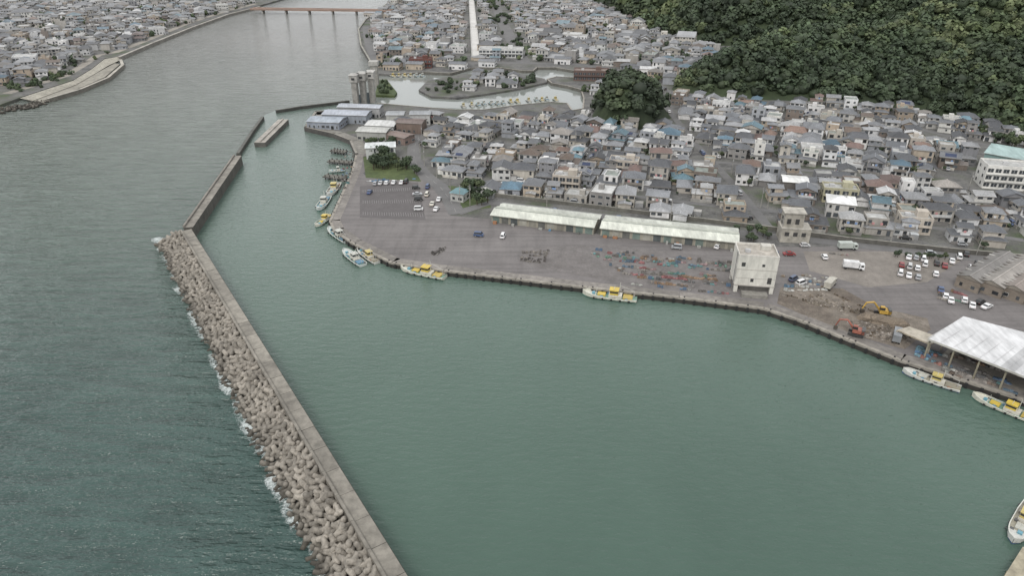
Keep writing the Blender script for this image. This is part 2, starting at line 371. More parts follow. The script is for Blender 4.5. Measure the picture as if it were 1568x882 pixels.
for lay in range(2):
    for offs, z in ((2.9, 3.3), (4.5, 2.8), (6.1, 2.0), (7.6, 1.2), (9.0, .3), (10.2, -.4)):
        s = -2.0
        while s < L:
            jx = R.uniform(-.35, .35)
            x = C0[0]+bd[0]*s+bn[0]*(offs+jx); y = C0[1]+bd[1]*s+bn[1]*(offs+jx)
            addtet(x, y, z-lay*1.3+R.uniform(-.35, .35), R.uniform(1.3, 1.75), R.uniform(.7, 1.15)); s += R.uniform(1.7, 2.4)
for k in range(60):   # roundhead
    th = R.uniform(0, pi); rr = R.uniform(.5, 5); x = C0[0]-bd[0]*(rr*sin(th)*.9)+bn[0]*(5+5*cos(th)*.9); y = C0[1]-bd[1]*(rr*sin(th)*.9)+bn[1]*(5+5*cos(th)*.9)
    addtet(x, y, 2.2-rr*.5, R.uniform(1.2, 1.5), R.uniform(.75, 1.15))
place('tetrapod_armour', quad_mesh('tetrapod_armour', np.vstack(VV), np.vstack(QQ), np.vstack(CC), M_rock))
m, nt, bs = newmat('sea_foam'); bs.inputs['Base Color'].default_value = (.5, .54, .53, 1); bs.inputs['Roughness'].default_value = .7
a = N(nt, 'ShaderNodeAttribute', attribute_name='Col').outputs['Fac']
n1 = noise_n(nt, coords(nt), 1.1, 6, .8); n2 = noise_n(nt, coords(nt), .11, 3, .6)
mt = N(nt, 'ShaderNodeMath', operation='MULTIPLY'); nt.links.new(n1, mt.inputs[0]); nt.links.new(ramp(nt, n2, [(.35, .55), (.62, 1.2)]), mt.inputs[1])
mt2 = N(nt, 'ShaderNodeMath', operation='MULTIPLY'); nt.links.new(mt.outputs[0], mt2.inputs[0]); nt.links.new(a, mt2.inputs[1])
nt.links.new(ramp(nt, mt2.outputs[0], [(.36, 0.), (.6, .9)]), bs.inputs['Alpha'])
V = []; Q = []; C = []
for i in range(141):
    s = -10+i*(L+10)/140
    for k, (o, al) in enumerate(((8, 1), (10.6, 1), (12., .8), (14, 0))):
        o2 = o+(1.2*noise.noise(Vector((s*.12, k, 0))) if k > 1 else 0); x = C0[0]+bd[0]*s+bn[0]*o2; y = C0[1]+bd[1]*s+bn[1]*o2
        V.append((x, y, .06)); C.append((al, al, al))
        if i < 140 and k < 3: b = i*4+k; Q.append((b, b+1, b+5, b+4))
place('sea_foam', quad_mesh('sea_foam', np.array(V), np.array(Q), np.array(C), m))

# ------------------------------------------------------------------ foliage
def leafset(seed, nl, per, leaf, flat=1., var=.4):
    r = np.random.RandomState(seed); V = []; S = []
    cs = r.randn(nl, 3)*.3; cs[:, 2] = np.abs(cs[:, 2])*.8*flat
    for c in cs:
        rl = r.uniform(.4, .6)
        for k in range(per):
            d = r.randn(3); d[2] = abs(d[2])*1. if r.rand() < .85 else d[2]; d /= np.linalg.norm(d)
            p = c+d*rl*r.uniform(.8, 1.12)*np.array([1, 1, flat]); nn = d+r.randn(3)*.35; nn /= np.linalg.norm(nn)
            u = np.cross(nn, r.randn(3)); u /= np.linalg.norm(u); w = np.cross(nn, u); s = leaf*r.uniform(.6, 1.3)
            V += [p-u*s-w*s*.8, p+u*s-w*s, p+u*s*.7+w*s, p-u*s+w*s*.9]
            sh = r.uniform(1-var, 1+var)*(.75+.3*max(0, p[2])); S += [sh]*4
    V = np.array(V); Q = np.arange(len(V)).reshape(-1, 4)
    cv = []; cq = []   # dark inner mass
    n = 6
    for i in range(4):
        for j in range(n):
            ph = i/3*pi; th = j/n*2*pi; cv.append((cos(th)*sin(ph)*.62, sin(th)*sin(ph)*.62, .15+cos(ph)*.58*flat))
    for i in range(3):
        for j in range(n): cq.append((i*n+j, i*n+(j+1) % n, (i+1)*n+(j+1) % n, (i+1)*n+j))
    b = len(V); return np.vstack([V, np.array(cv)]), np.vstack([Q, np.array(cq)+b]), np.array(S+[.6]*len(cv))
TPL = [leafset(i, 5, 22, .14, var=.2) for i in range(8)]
GREENS = np.array([(.036, .054, .025), (.031, .047, .023), (.042, .059, .027), (.052, .068, .028), (.026, .041, .02), (.038, .055, .028), (.066, .08, .036)])
def forest(name, pts, dk=.85):
    VV = []; QQ = []; CC = []; off = 0
    for (x, y, z, r, hh) in pts:
        V, Q, S = TPL[R.randrange(8)]; a = R.uniform(0, 6.28); c, s = cos(a), sin(a)
        W = np.empty_like(V); W[:, 0] = (V[:, 0]*c-V[:, 1]*s)*r+x; W[:, 1] = (V[:, 0]*s+V[:, 1]*c)*r+y; W[:, 2] = V[:, 2]*hh+z
        VV.append(W); QQ.append(Q+off); off += len(V)
        pn = noise.noise(Vector((x*.022, y*.022, 1)))+.6*noise.noise(Vector((x*.06, y*.06, 4)))
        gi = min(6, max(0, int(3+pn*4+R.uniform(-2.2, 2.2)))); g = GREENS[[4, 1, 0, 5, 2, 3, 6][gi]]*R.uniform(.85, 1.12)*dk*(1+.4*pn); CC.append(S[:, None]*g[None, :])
    place(name, quad_mesh(name, np.vstack(VV), np.vstack(QQ), np.vstack(CC), M_leaf))
TREES = []
for k in range(6):
    r = random.Random(k+40); mb = MB(); bark = (.06, .045, .03)
    mb.cyl((0, 0, 0), (r.uniform(-.2, .2), r.uniform(-.2, .2), 2.6), .24, .16, 7, 0, bark)
    for j in range(6):
        a = j*1.05+r.random(); rr = r.uniform(.9, 1.7); mb.cyl((0, 0, 1.6+j*.15), (cos(a)*rr, sin(a)*rr, 3.6+r.random()*1.2), .1, .04, 5, 0, bark)
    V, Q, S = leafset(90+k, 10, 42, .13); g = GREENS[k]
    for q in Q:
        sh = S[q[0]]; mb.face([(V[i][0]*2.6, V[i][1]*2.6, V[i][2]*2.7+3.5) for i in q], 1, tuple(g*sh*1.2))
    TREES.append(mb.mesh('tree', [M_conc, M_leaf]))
def tree(x, y, z=LZ, s=1., name='tree'): place(name, R.choice(TREES), (x, y, z), R.uniform(0, 6.28), (s, s, s*R.uniform(.8, 1.2)))

# ------------------------------------------------------------------ hills
hA = [(112, 494), (140, 478)] + GL([(1150, 150), (1300, 154), (1400, 168), (1480, 184), (1568, 208)]) + [(420, 318), (900, 250), (1400, 400), (1300, 900), (500, 640), (300, 600), (190, 575), (130, 530)]
hB = [(110, 1120), (128, 930), (138, 812), (165, 735), (196, 690), (300, 655), (500, 640), (1500, 600), (2600, 2600), (100, 2700), (60, 1500)]
def pdist(X, Y, poly):
    D = np.full(X.shape, 1e9); ins = np.zeros(X.shape, bool); n = len(poly)
    for i in range(n):
        x0, y0 = poly[i]; x1, y1 = poly[(i+1) % n]; dx, dy = x1-x0, y1-y0
        t = np.clip(((X-x0)*dx+(Y-y0)*dy)/(dx*dx+dy*dy), 0, 1); D = np.minimum(D, np.hypot(X-x0-t*dx, Y-y0-t*dy))
        if y0 != y1:
            c = ((y0 > Y) != (y1 > Y)) & (X < (x1-x0)*(Y-y0)/(y1-y0)+x0); ins ^= c
    return np.where(ins, D, -D)
def hills(X, Y):
    X = np.asarray(X, float); Y = np.asarray(Y, float)
    rid = np.sin(X*.021+Y*.013+1.3*np.sin(Y*.011))*.5+np.sin(X*.047-Y*.031+2)*.3+np.sin(X*.011+Y*.043)*.25
    dA = pdist(X, Y, hA); dB = pdist(X, Y, hB)
    a = np.where(dA > 0, 135*(1-np.exp(-np.maximum(dA, 0)/165))*(1+.36*rid), dA*.3)
    b = np.where(dB > 0, 260*(1-np.exp(-np.maximum(dB, 0)/330))*(1+.36*rid), dB*.3)
    dx = (X-70)/19; dy = (Y-420)/26; k = 1-dx*dx-dy*dy
    c = np.where(k > 0, 23*np.sqrt(np.maximum(k, 0)), -5)
    return LZ+np.maximum(np.maximum(np.maximum(a, b), c), -2.5)
def terrain(name, x0, x1, y0, y1, st):
    xs = np.arange(x0, x1+st, st); ys = np.arange(y0, y1+st, st); X, Y = np.meshgrid(xs, ys); Z = hills(X, Y)
    V = np.stack([X.ravel(), Y.ravel(), Z.ravel()], 1); nx, ny = len(xs), len(ys)
    I = np.arange(nx*ny).reshape(ny, nx); Q = np.stack([I[:-1, :-1].ravel(), I[:-1, 1:].ravel(), I[1:, 1:].ravel(), I[1:, :-1].ravel()], 1)
    keep = V[Q][:, :, 2].max(1) > LZ+.0; Q = Q[keep]
    me = quad_mesh(name, V, Q, np.ones((len(V), 3))*.04, M_soil); me.polygons.foreach_set('use_smooth', [True]*len(me.polygons)); place(name, me)
terrain('hill_terrain', 60, 2400, 250, 2600, 13)
terrain('wooded_knoll_terrain', 44, 96, 388, 452, 4)
def visible(x, y, z, mg=.12):
    d = y*CP-(z-ALT)*SP
    if d < 5: return False
    u = x/d*FOC/1568; v = -((z-ALT)*CP+y*SP)/d*FOC/882
    return abs(u) < .5+mg and -.5-mg < v < .5+mg
pts = []
Y = 320.
while Y < 1400:
    st = 5.2 if Y < 560 else (6.5 if Y < 800 else 10); X = 48.
    while X < 1100:
        x = X+R.uniform(-.5, .5)*st; y = Y+R.uniform(-.5, .5)*st
        if x < y*.9+60:
            pts.append((x, y, st))
        X += st
    Y += st*.9
H = hills([p[0] for p in pts], [p[1] for p in pts]); P2 = []
for (x, y, st), z in zip(pts, H):
    if z > LZ+.8 and visible(x, y, z, .08):
        r = st*R.choice([.65, .8, .9, 1.05, 1.2, 1.5]); P2.append((x, y, z+r*.15, r, r*R.uniform(.7, 1.05)))
knoll = [p for p in P2 if p[0] < 100 and p[1] < 470]; P2 = [p for p in P2 if not (p[0] < 100 and p[1] < 470)]
print('forest crowns', len(P2), len(knoll))
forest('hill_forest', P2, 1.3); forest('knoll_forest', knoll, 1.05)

# ------------------------------------------------------------------ buildings
def wquad(mb, side, w, d, x0, x1, z0, z1, eps, m, c):
    hx, hy = w/2+eps, d/2+eps
    if side == 0: p = [(x0, -hy), (x1, -hy)]
    elif side == 1: p = [(hx, x0), (hx, x1)]
    elif side == 2: p = [(x1, hy), (x0, hy)]
    else: p = [(-hx, x1), (-hx, x0)]
    mb.face([(*p[0], z0), (*p[1], z0), (*p[1], z1), (*p[0], z1)], m, c)
def openings(mb, w, d, fl, fh, rr, lod=1, z0=0):
    for s in range(4):
        if lod == 0 and s == 2: continue
        Ls = w if s % 2 == 0 else d; n = max(1, int(Ls/2.5))
        for k in range(fl):
            for i in range(n):
                if rr.random() < .22: continue
                c = (i+.5)/n*Ls-Ls/2; ww = rr.choice([.4, .6, .85, .95]); zb = z0+k*fh+(rr.choice([.9, .5, .1]) if s == 0 else 1.0); zt = z0+k*fh+2.1
                if lod: wquad(mb, s, w, d, c-ww-.1, c+ww+.1, zb-.1, zt+.1, .03, WALL, rr.choice([(.5, .5, .48), (.25, .22, .18), (.1, .09, .08)]))
                g = rr.uniform(.02, .09); wquad(mb, s, w, d, c-ww, c+ww, zb, zt, .06, GLASS, (g, g*1.1, g*1.2))
def gable(mb, x, y, z, w, d, pitch, c, m=ROOF, ov=.5, wc=(.4, .38, .35), hip=0., axis=0):
    if axis:
        f = lambda p: (x-p[1], y+p[0], p[2]); w, d = d, w
    else: f = lambda p: (x+p[0], y+p[1], p[2])
    W, D = w/2+ov, d/2+ov; rise = D*pitch; k = W-min(hip*D, W-.3); t = .18; z = z-ov*pitch*.6
    E = [(-W, -D, z), (W, -D, z), (W, D, z), (-W, D, z)]; A, B = (-k, 0, z+rise), (k, 0, z+rise)
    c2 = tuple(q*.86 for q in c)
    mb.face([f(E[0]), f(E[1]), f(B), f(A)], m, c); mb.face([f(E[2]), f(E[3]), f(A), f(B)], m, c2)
    if hip > 0:
        mb.face([f(E[1]), f(E[2]), f(B)], m, c); mb.face([f(E[3]), f(E[0]), f(A)], m, c2)
    else:
        for sg in (-1, 1):
            X = sg*(w/2); mb.face([f((X, -d/2, z+.1)), f((X, d/2, z+.1)), f((X, 0, z+rise-.2))], WALL, wc)
    lo = [(p[0], p[1], p[2]-t) for p in E]
    for i in range(4):
        j = (i+1) % 4
        if hip > 0 or i in (0, 2): mb.face([f(lo[i]), f(lo[j]), f(E[j]), f(E[i])], WALL, (.3, .28, .25))
    mb.face([f(p) for p in lo[::-1]], WALL, (.2, .19, .17))
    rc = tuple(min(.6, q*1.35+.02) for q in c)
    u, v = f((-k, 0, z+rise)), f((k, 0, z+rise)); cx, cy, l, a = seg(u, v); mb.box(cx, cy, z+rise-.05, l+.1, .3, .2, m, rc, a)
WC = [(.5, .495, .48), (.42, .41, .39), (.55, .54, .51), (.34, .32, .29), (.24, .23, .22), (.17, .14, .12), (.46, .46, .46), (.62, .61, .6), (.33, .27, .21), (.38, .35, .31), (.57, .56, .55), (.27, .28, .3), (.44, .41, .36), (.6, .6, .6), (.2, .2, .21), (.4, .34, .27)]
RC = [(.105, .11, .12)]*7+[(.155, .16, .17)]*7+[(.22, .223, .23)]*5+[(.065, .067, .073)]*7+[(.1, .075, .06), (.15, .1, .08), (.12, .08, .07), (.07, .12, .16), (.09, .15, .18), (.35, .35, .35), (.19, .175, .16), (.42, .42, .42), (.3, .3, .3)]
def house(mb, rr, lod=1, big=1., haze=0.):
    big *= rr.choice([.85, .95, 1, 1, 1.1]); w = rr.uniform(7, 10.8)*big; d = rr.uniform(6., 9.)*big; fl = 2 if rr.random() < .7 else (1 if rr.random() < .8 else 3)
    mx = lambda c: tuple(q*(1-haze)+.28*haze for q in c)  # distance haze painted into wall and roof colours, mixed towards grey
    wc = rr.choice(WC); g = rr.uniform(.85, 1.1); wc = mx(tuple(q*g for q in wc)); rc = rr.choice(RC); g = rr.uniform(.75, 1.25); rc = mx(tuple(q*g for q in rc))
    fh = 2.8; h = fl*fh+.1; st = rr.random()
    ox, oy, oz, c, s = mb.o
    if fl >= 2 and rr.random() < .6:
        w2 = w*rr.uniform(.55, .85); d2 = d*rr.uniform(.65, .95); sh = (w-w2)/2*rr.choice([-1, 1]); dy = (d-d2)/2
        mb.box(0, 0, 0, w, d, 3.0, WALL, wc); openings(mb, w, d, 1, fh, rr, lod)
        gable(mb, 0, 0, 3.0, w, d, .32, rc, ov=.45, hip=1., wc=wc)
        q = mb.P((sh, dy, 0)); mb.o = (q[0], q[1], q[2], c, s)
        mb.box(0, 0, 3.0, w2, d2, h-3.0, WALL, wc); openings(mb, w2, d2, fl-1, fh, rr, lod, 3.3)
        w, d = w2, d2
    else:
        mb.box(0, 0, 0, w, d, h, WALL, wc, mt=CONC, ct=(.25, .25, .24)); openings(mb, w, d, fl, fh, rr, lod)
        if rr.random() < .5:
            aw = rr.uniform(2.5, 4); ad = d*rr.uniform(.5, .9); sg = rr.choice([-1, 1]); ax = sg*(w/2+aw/2)
            mb.box(ax, 0, 0, aw, ad, 2.7, WALL, wc)
            gable(mb, ax, 0, 2.7, aw, ad, .2, rr.choice([rc, (.3, .3, .3), (.15, .13, .12)]), ov=.25, axis=0, wc=wc)
    if st < .2:
        fc = rr.choice([(.36, .36, .35), (.28, .28, .27), (.45, .45, .44), (.22, .24, .22)])
        for (cx, cy, ww, dd) in ((0, -d/2+.1, w, .2), (0, d/2-.1, w, .2), (-w/2+.1, 0, .2, d-.42), (w/2-.1, 0, .2, d-.42)): mb.box(cx, cy, h, ww, dd, .6, WALL, wc)
        mb.box(0, 0, h-.05, w-.42, d-.42, .1, CONC, fc)
        if rr.random() < .6: mb.box(rr.uniform(-1, 1)*w*.25, rr.uniform(-1, 1)*d*.2, h+.05, 2.4, 2.2, 2.1, WALL, wc)
        if rr.random() < .5: mb.cyl((w*.25, d*.25, h+.1), (w*.25, d*.25, h+1.7), .6, .6, 8, METAL, (.5, .5, .5))
    else:
        ax = 1 if rr.random() < .4 else 0
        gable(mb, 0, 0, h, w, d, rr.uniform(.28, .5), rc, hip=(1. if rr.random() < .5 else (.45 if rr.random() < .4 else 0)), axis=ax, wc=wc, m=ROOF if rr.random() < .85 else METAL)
        if lod and rr.random() < .12 and ax == 0:
            D = d/2+.5; z = h; p = .4; mb.face([(-w*.28, -D*.8, z+.25), (w*.28, -D*.8, z+.25), (w*.28, -D*.3, z+D*.5*p+.5), (-w*.28, -D*.3, z+D*.5*p+.5)], GLASS, (.02, .03, .07))
    if lod and fl >= 2 and rr.random() < .55:
        bw = w*rr.uniform(.4, .8); z = fh+.2; bc = rr.choice([(.5, .5, .49), wc, (.2, .18, .16)])
        mb.box(0, -d/2-.65, z-.15, bw, 1.2, .15, WALL, bc); mb.box(0, -d/2-1.2, z, bw, .08, 1.0, WALL, bc)
        for sg in (-1, 1): mb.box(sg*(bw/2-.04), -d/2-.6, z, .08, 1.1, 1.0, WALL, bc)
        for kk in range(3):
            if rr.random() < .5: mb.box((kk-1)*bw*.25, -d/2-.35, z+.7, .9, .05, .9, FAB, rr.choice([(.6, .6, .6), (.2, .3, .5), (.5, .25, .25)]))
    if lod:
        for kk in range(2): mb.box(rr.uniform(-.4, .4)*w, -d/2-.35, 0, .8, .35, .7, METAL, (.5, .5, .48))
        if rr.random() < .35: mb.box(rr.choice([-1, 1])*w*.3, -d/2-2., 0, 2.8, 3.4, 2.1, METAL, (.25, .25, .25), ct=rr.choice([(.45, .47, .48), (.25, .3, .33), (.3, .29, .27)]))
    mb.o = (ox, oy, oz, c, s)
def lots(poly, ang, sx, sy, st, drop, org):
    out = []; ca, sa = cos(ang), sin(ang); n = 62
    for i in range(-n, n):
        for j in range(-n, n):
            u = i*sx+(i//7)*2.5+((j*5) % 3)*1.4; v = j*sy+(j//2)*st+1.5*sin(i*.9)
            x = org[0]+u*ca-v*sa; y = org[1]+u*sa+v*ca
            if R.random() < drop or not inpoly(x, y, poly) or any(dline(x, y, p) < w for p, w in RW): continue
            if any(math.hypot(x-a, y-b) < r for a, b, r in BLOCK): continue
            out.append((x+R.uniform(-1, 1), y+R.uniform(-1, 1), ang+R.uniform(-.12, .12)+R.choice([0, 0, 0, pi/2, -pi/2, pi])))
    return out
BLOCK = []
def blk(a, b, r): BLOCK.append((*G(a, b), r))
for a, b, r in ((1535, 285, 24), (1560, 262, 20), (1283, 322, 11), (1218, 365, 12), (583, 236, 16), (704, 303, 10), (645, 103, 13), (768, 85, 20), (905, 122, 17), (1525, 240, 20), (1213, 290, 10), (1505, 272, 16)): blk(a, b, r)
BLOCK.append((70, 420, 24))
near1 = GL([(668, 232), (800, 228), (1000, 240), (1250, 266), (1640, 318), (1640, 398), (1568, 386), (1290, 362), (1135, 345), (920, 317), (752, 298), (690, 282), (655, 258), (645, 240)])
near2 = GL([(612, 186), (700, 186), (880, 182), (915, 196), (1012, 196), (1030, 146), (1150, 156), (1300, 160), (1400, 174), (1480, 190), (1640, 232), (1640, 312), (1250, 260), (1000, 234), (800, 224), (655, 224), (640, 210), (612, 200)])
L1 = lots(near1, radians(-13), 10.0, 9.6, 1.0, .03, G(1000, 300)); L2 = lots(near2, radians(-22), 10.0, 9.6, 1.0, .03, G(1000, 200))
for k, (x, y, a) in enumerate(L1+L2):
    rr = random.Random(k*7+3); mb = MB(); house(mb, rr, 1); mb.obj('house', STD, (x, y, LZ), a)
far_areas = [('valley_houses', GL([(895, 100), (960, 104), (1030, 138), (1080, 100), (1096, 76), (985, 46), (965, 24), (905, 2), (800, 0), (760, 0), (800, 92)]), -.3, .12),
    ('distant_town_houses', GL([(606, 0), (757, -4), (800, 92), (720, 97), (660, 104), (580, 104), (566, 86), (556, 64), (556, 46), (575, 30)]), -.12, .12),
    ('distant_town_houses', GL([(606, -30), (960, -30), (905, -2), (606, -2)]), -.12, .15),
    ('west_bank_houses', GL([(-80, 150), (30, 135), (100, 108), (138, 98), (158, 84), (185, 78), (285, 38), (385, 6), (385, -30), (-200, -30)]), .35, .2),
    ('island_houses', GL([(675, 140), (682, 124), (760, 113), (825, 120), (830, 123), (740, 137)]), -.1, .45),
    ('hillside_houses', GL([(900, 128), (930, 118), (1005, 140), (1005, 150), (905, 160)]), -.3, .35)]
FARP = []
for nm, poly, ang, drop in far_areas:
    mb = MB(); ll = lots(poly, ang, 12., 11.6, 2.4, drop, ((poly[0][0]+poly[3][0])/2, (poly[0][1]+poly[3][1])/2)); FARP.append((poly, nm))
    z = 1.5 if 'island' in nm else LZ
    for k, (x, y, a) in enumerate(ll):
        if nm == 'west_bank_houses' and dline(x, y, GL(LB)) < 14: continue
        if not visible(x, y, 5, .1): continue
        mb.at(x, y, z, a); house(mb, random.Random(k*13+5), 0, R.choice([1, 1, 1, 1.05, 1.15, 1.8]) if y > 500 else 1, haze=min(.4, max(0, (y-420)/1500)))
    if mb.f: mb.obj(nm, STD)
pts = []
for poly, nm in FARP:
    xs = [p[0] for p in poly]; ys = [p[1] for p in poly]
    A = (max(xs)-min(xs))*(max(ys)-min(ys))
    for i in range(int(A/200)):
        x = R.uniform(min(xs), max(xs)); y = R.uniform(min(ys), max(ys))
        if inpoly(x, y, poly) and visible(x, y, 5) and noise.noise(Vector((x*.012, y*.012, 3))) > -.12 and dline(x, y, canal) > 7:
            r = R.uniform(1.5, 4); pts.append((x, y, LZ+r*.4, r, r))
for l, n in (([(895, 108), (925, 112), (935, 122), (1005, 138), (1030, 150), (1000, 165), (900, 165), (893, 140)], 60), ([(648, 138), (665, 126), (832, 122), (800, 131), (740, 138), (665, 143)], 30), ([(583, 126), (592, 125), (604, 142), (580, 143)], 16),
             ([(0, 100), (100, 112), (60, 130), (-60, 150), (-60, 110)], 60), ([(30, 118), (120, 112), (60, 136), (0, 146)], 30)):
    poly = GL(l); xs = [p[0] for p in poly]; ys = [p[1] for p in poly]; c = 0
    for i in range(4000):
        x = R.uniform(min(xs), max(xs)); y = R.uniform(min(ys), max(ys))
        if inpoly(x, y, poly): r = R.uniform(1.5, 3.6); pts.append((x, y, LZ+r*.2, r, r)); c += 1
        if c >= n: break
forest('distant_trees', pts, 1.35)

def hall(name, p, q, d, h, wc, rc, pitch=.2, m=METAL, wins=True, hip=0., fl=1, z=LZ, ov=.5):
    cx, cy, l, a = seg(p, q); mb = MB(); rr = random.Random(int(abs(cx)*7))
    mb.box(0, 0, 0, l, d, h, WALL, wc)
    if wins: openings(mb, l, d, fl, h/fl if fl > 1 else 3, rr, 1)
    gable(mb, 0, 0, h, l, d, pitch, rc, m, ov, wc, hip); return mb.obj(name, STD, (cx, cy, z), a)
for (p, q) in ((G(758, 334), G(912, 353)), (G(922, 354), G(1128, 376))):
    cx, cy, l, a = seg(p, q); mb = MB(); d = 8.5; h = 3.2
    mb.box(0, 0, 0, l, d, h, WALL, (.3, .28, .23))
    n = int(l/3.6)
    for i in range(n*2):
        g = R.uniform(.95, 1.04); xa = -l/2-.4+(l+.8)*i/(n*2); xb = -l/2-.4+(l+.8)*(i+1)/(n*2)
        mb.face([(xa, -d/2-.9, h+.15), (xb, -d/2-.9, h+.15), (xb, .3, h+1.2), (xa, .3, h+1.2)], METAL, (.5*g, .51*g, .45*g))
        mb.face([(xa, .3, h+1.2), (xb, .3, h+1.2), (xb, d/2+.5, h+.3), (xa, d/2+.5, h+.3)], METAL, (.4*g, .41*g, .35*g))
    mb.box(0, -d/2-.86, h-.12, l+.8, .08, .25, METAL, (.3, .3, .26)); mb.box(0, .3, h+1.17, l+.8, .4, .14, METAL, (.25, .27, .24))
    for i in range(n):
        c = (i+.5)/n*l-l/2; wquad(mb, 0, l, d, c-1.4, c+1.4, .05, 2.6, .04, METAL, R.choice([(.2, .19, .16), (.12, .12, .11), (.3, .29, .25), (.08, .09, .09), (.14, .18, .16)]))
        mb.box(c+1.75, -d/2-.1, 0, .18, .2, h-.1, WALL, (.3, .28, .23))
        if R.random() < .35: mb.box(c, -d/2-1.4, 0, R.uniform(.8, 2), .9, R.uniform(.5, 1.2), FAB, R.choice([(.1, .2, .3), (.3, .3, .28), (.3, .15, .08), (.12, .12, .11)]))
    mb.obj('fishing_gear_store', STD, (cx, cy, LZ), a)
    mb = MB(); mb.box(0, 0, 0, l, 4.5, 2.6, WALL, (.28, .27, .24)); gable(mb, 0, 0, 2.6, l, 4.5, .15, (.4, .41, .37), METAL, .4); mb.obj('storage_shed', STD, (cx-sin(a)*8.4, cy+cos(a)*8.4, LZ), a)
# white ice plant
p, q = G(1128, 448), G(1186, 452); cx, cy, l, a = seg(p, q); mb = MB(); w = 12.4; d = 10; cc = (.5, .485, .44)
for sx in (-1, 1):
    for sy in (-1, 1): mb.box(sx*(w/2-.6), sy*(d/2-.6), 0, 1.2, 1.2, 2.6, WALL, cc)
mb.box(.8, .6, 0, w-3.2, d-2.6, 2.6, WALL, (.2, .19, .17)); mb.box(0, 0, 2.6, w, d, 10, WALL, cc)
for (x, y, ww, dd) in ((0, -d/2+.15, w, .3), (0, d/2-.15, w, .3), (-w/2+.15, 0, .3, d-.62), (w/2-.15, 0, .3, d-.62)): mb.box(x, y, 12.6, ww, dd, .8, WALL, (.5, .48, .44))
mb.box(0, 0, 12.58, w-.62, d-.62, .1, CONC, (.38, .35, .31)); mb.box(0, 0, 2.5, w+.3, d+.3, .35, WALL, (.36, .34, .31)); mb.box(0, -d/2-.02, 8.2, w+.06, .06, .2, WALL, (.33, .31, .28)); mb.box(0, -d/2-.02, 5.2, w+.06, .06, .15, WALL, (.33, .31, .28))
for (x, z, ww, hh) in ((-4.4, 9.4, 1.2, 1.4), (4.4, 3.6, 1.3, 2.2), (-1, 4.0, 1.0, 1.2), (1.8, 9.6, .9, .9)): wquad(mb, 0, w, d, x-ww/2, x+ww/2, z, z+hh, .05, GLASS, (.05, .05, .05))
for (x, z) in ((-3, 9), (0, 9), (3, 9), (2, 5), (-2, 5)): wquad(mb, 1, w, d, x-.6, x+.6, z, z+1.3, .05, GLASS, (.05, .05, .05))
mb.cyl((-w/2-.3, -d/2+1.5, 0), (-w/2-.3, -d/2+1.5, 14), .12, .12, 6, METAL, (.2, .2, .2)); mb.box(0, -d/2-2.2, 0, 8, 3, 1.1, CONC, (.2, .19, .17)); mb.box(3, 2, 12.7, 3, 2.5, 1.6, WALL, cc); mb.box(-3, -1, 12.7, 1.6, 1.2, 1., METAL, (.35, .35, .35))
mb.obj('ice_plant_building', STD, (cx, cy+5.5, LZ), a)
x, y = G(1218, 372); mb = MB(); cc = (.32, .3, .26)
mb.box(0, 0, 0, 10.5, 7, 5.5, CONC, cc); mb.box(-1.2, .6, 5.5, 7, 5.5, 5.6, CONC, cc); mb.box(-1.2, .6, 11.1, 8, 6.4, .4, CONC, (.36, .34, .3))
for i in range(3): wquad(mb, 0, 10.5, 7, -4+i*3, -2.4+i*3, 2.6, 4.2, .05, GLASS, (.05, .05, .05))
for i in range(2): mb.box(-3+i*3, -2.25, 7, 1.4, .1, 2, GLASS, (.04, .04, .04)); mb.box(-4.8, .6, 6+i*2, .1, 1.5, 1.2, GLASS, (.04, .04, .04))
mb.box(0, 0, 5.5, 10.8, 7.3, .15, CONC, (.38, .36, .32)); mb.box(-5, -2, 5.65, .1, .1, 5, METAL, (.3, .3, .3)); mb.obj('pump_station_tower', STD, (x, y+3.5, LZ), radians(-8))
# fish market shed (open sided, large white roof)
P = GL([(1421, 519), (1632, 602), (1690, 545), (1474, 488)], 8.4); mb = MB(); z = 8.4
nb = 60; f = lambda A, B, t: (A[0]+(B[0]-A[0])*t, A[1]+(B[1]-A[1])*t); cx, cy, l, a = seg(P[0], P[1])
for i in range(nb):
    t0, t1 = i/nb, (i+1)/nb; a0, a1, b0, b1 = f(P[0], P[1], t0), f(P[0], P[1], t1), f(P[3], P[2], t0), f(P[3], P[2], t1)
    g = R.uniform(.49, .52) if not 33 <= i < 39 else .36; mb.face([(*a0, z), (*a1, z), (*b1, z+.8), (*b0, z+.8)], METAL, (g, g, g*1.01))
    if i % 6 == 0: mb.box((a0[0]+b0[0])/2, (a0[1]+b0[1])/2, z+.38, math.hypot(b0[0]-a0[0], b0[1]-a0[1])*.98, .08, .1, METAL, (.44, .44, .44), math.atan2(b0[1]-a0[1], b0[0]-a0[0]))
mb.face([(*p, z-.4) for p in P][::-1], METAL, (.12, .11, .1))
for i in range(6):
    A0, B0 = f(P[0], P[1], i/5*.98+.01), f(P[3], P[2], i/5*.98+.01)
    for t in (.04, .96): A = f(A0, B0, t); mb.box(A[0], A[1], LZ, .4, .4, z-LZ-.3, METAL, (.22, .2, .15), a)
    mb.box((A0[0]+B0[0])/2, (A0[1]+B0[1])/2, z-1.1, math.hypot(B0[0]-A0[0], B0[1]-A0[1])*.95, .25, .7, METAL, (.2, .19, .15), math.atan2(B0[1]-A0[1], B0[0]-A0[0]))
for A, B in zip(P, P[1:]+P[:1]):
    cx, cy, l, a = seg(A, B); mb.box(cx, cy, z-.4, l, .15, .55, METAL, (.4, .39, .36), a)
cx, cy, l, a = seg(f(P[3], P[0], .1), f(P[2], P[1], .1)); mb.box(cx, cy, LZ, l*.9, .2, 5, METAL, (.16, .15, .13), a)
mb.obj('fish_market_shed', STD)
sheet('market_floor_ground', GL([(1440, 545), (1470, 520), (1680, 570), (1625, 628)]), LZ+.07, M_quay)
mb = MB()
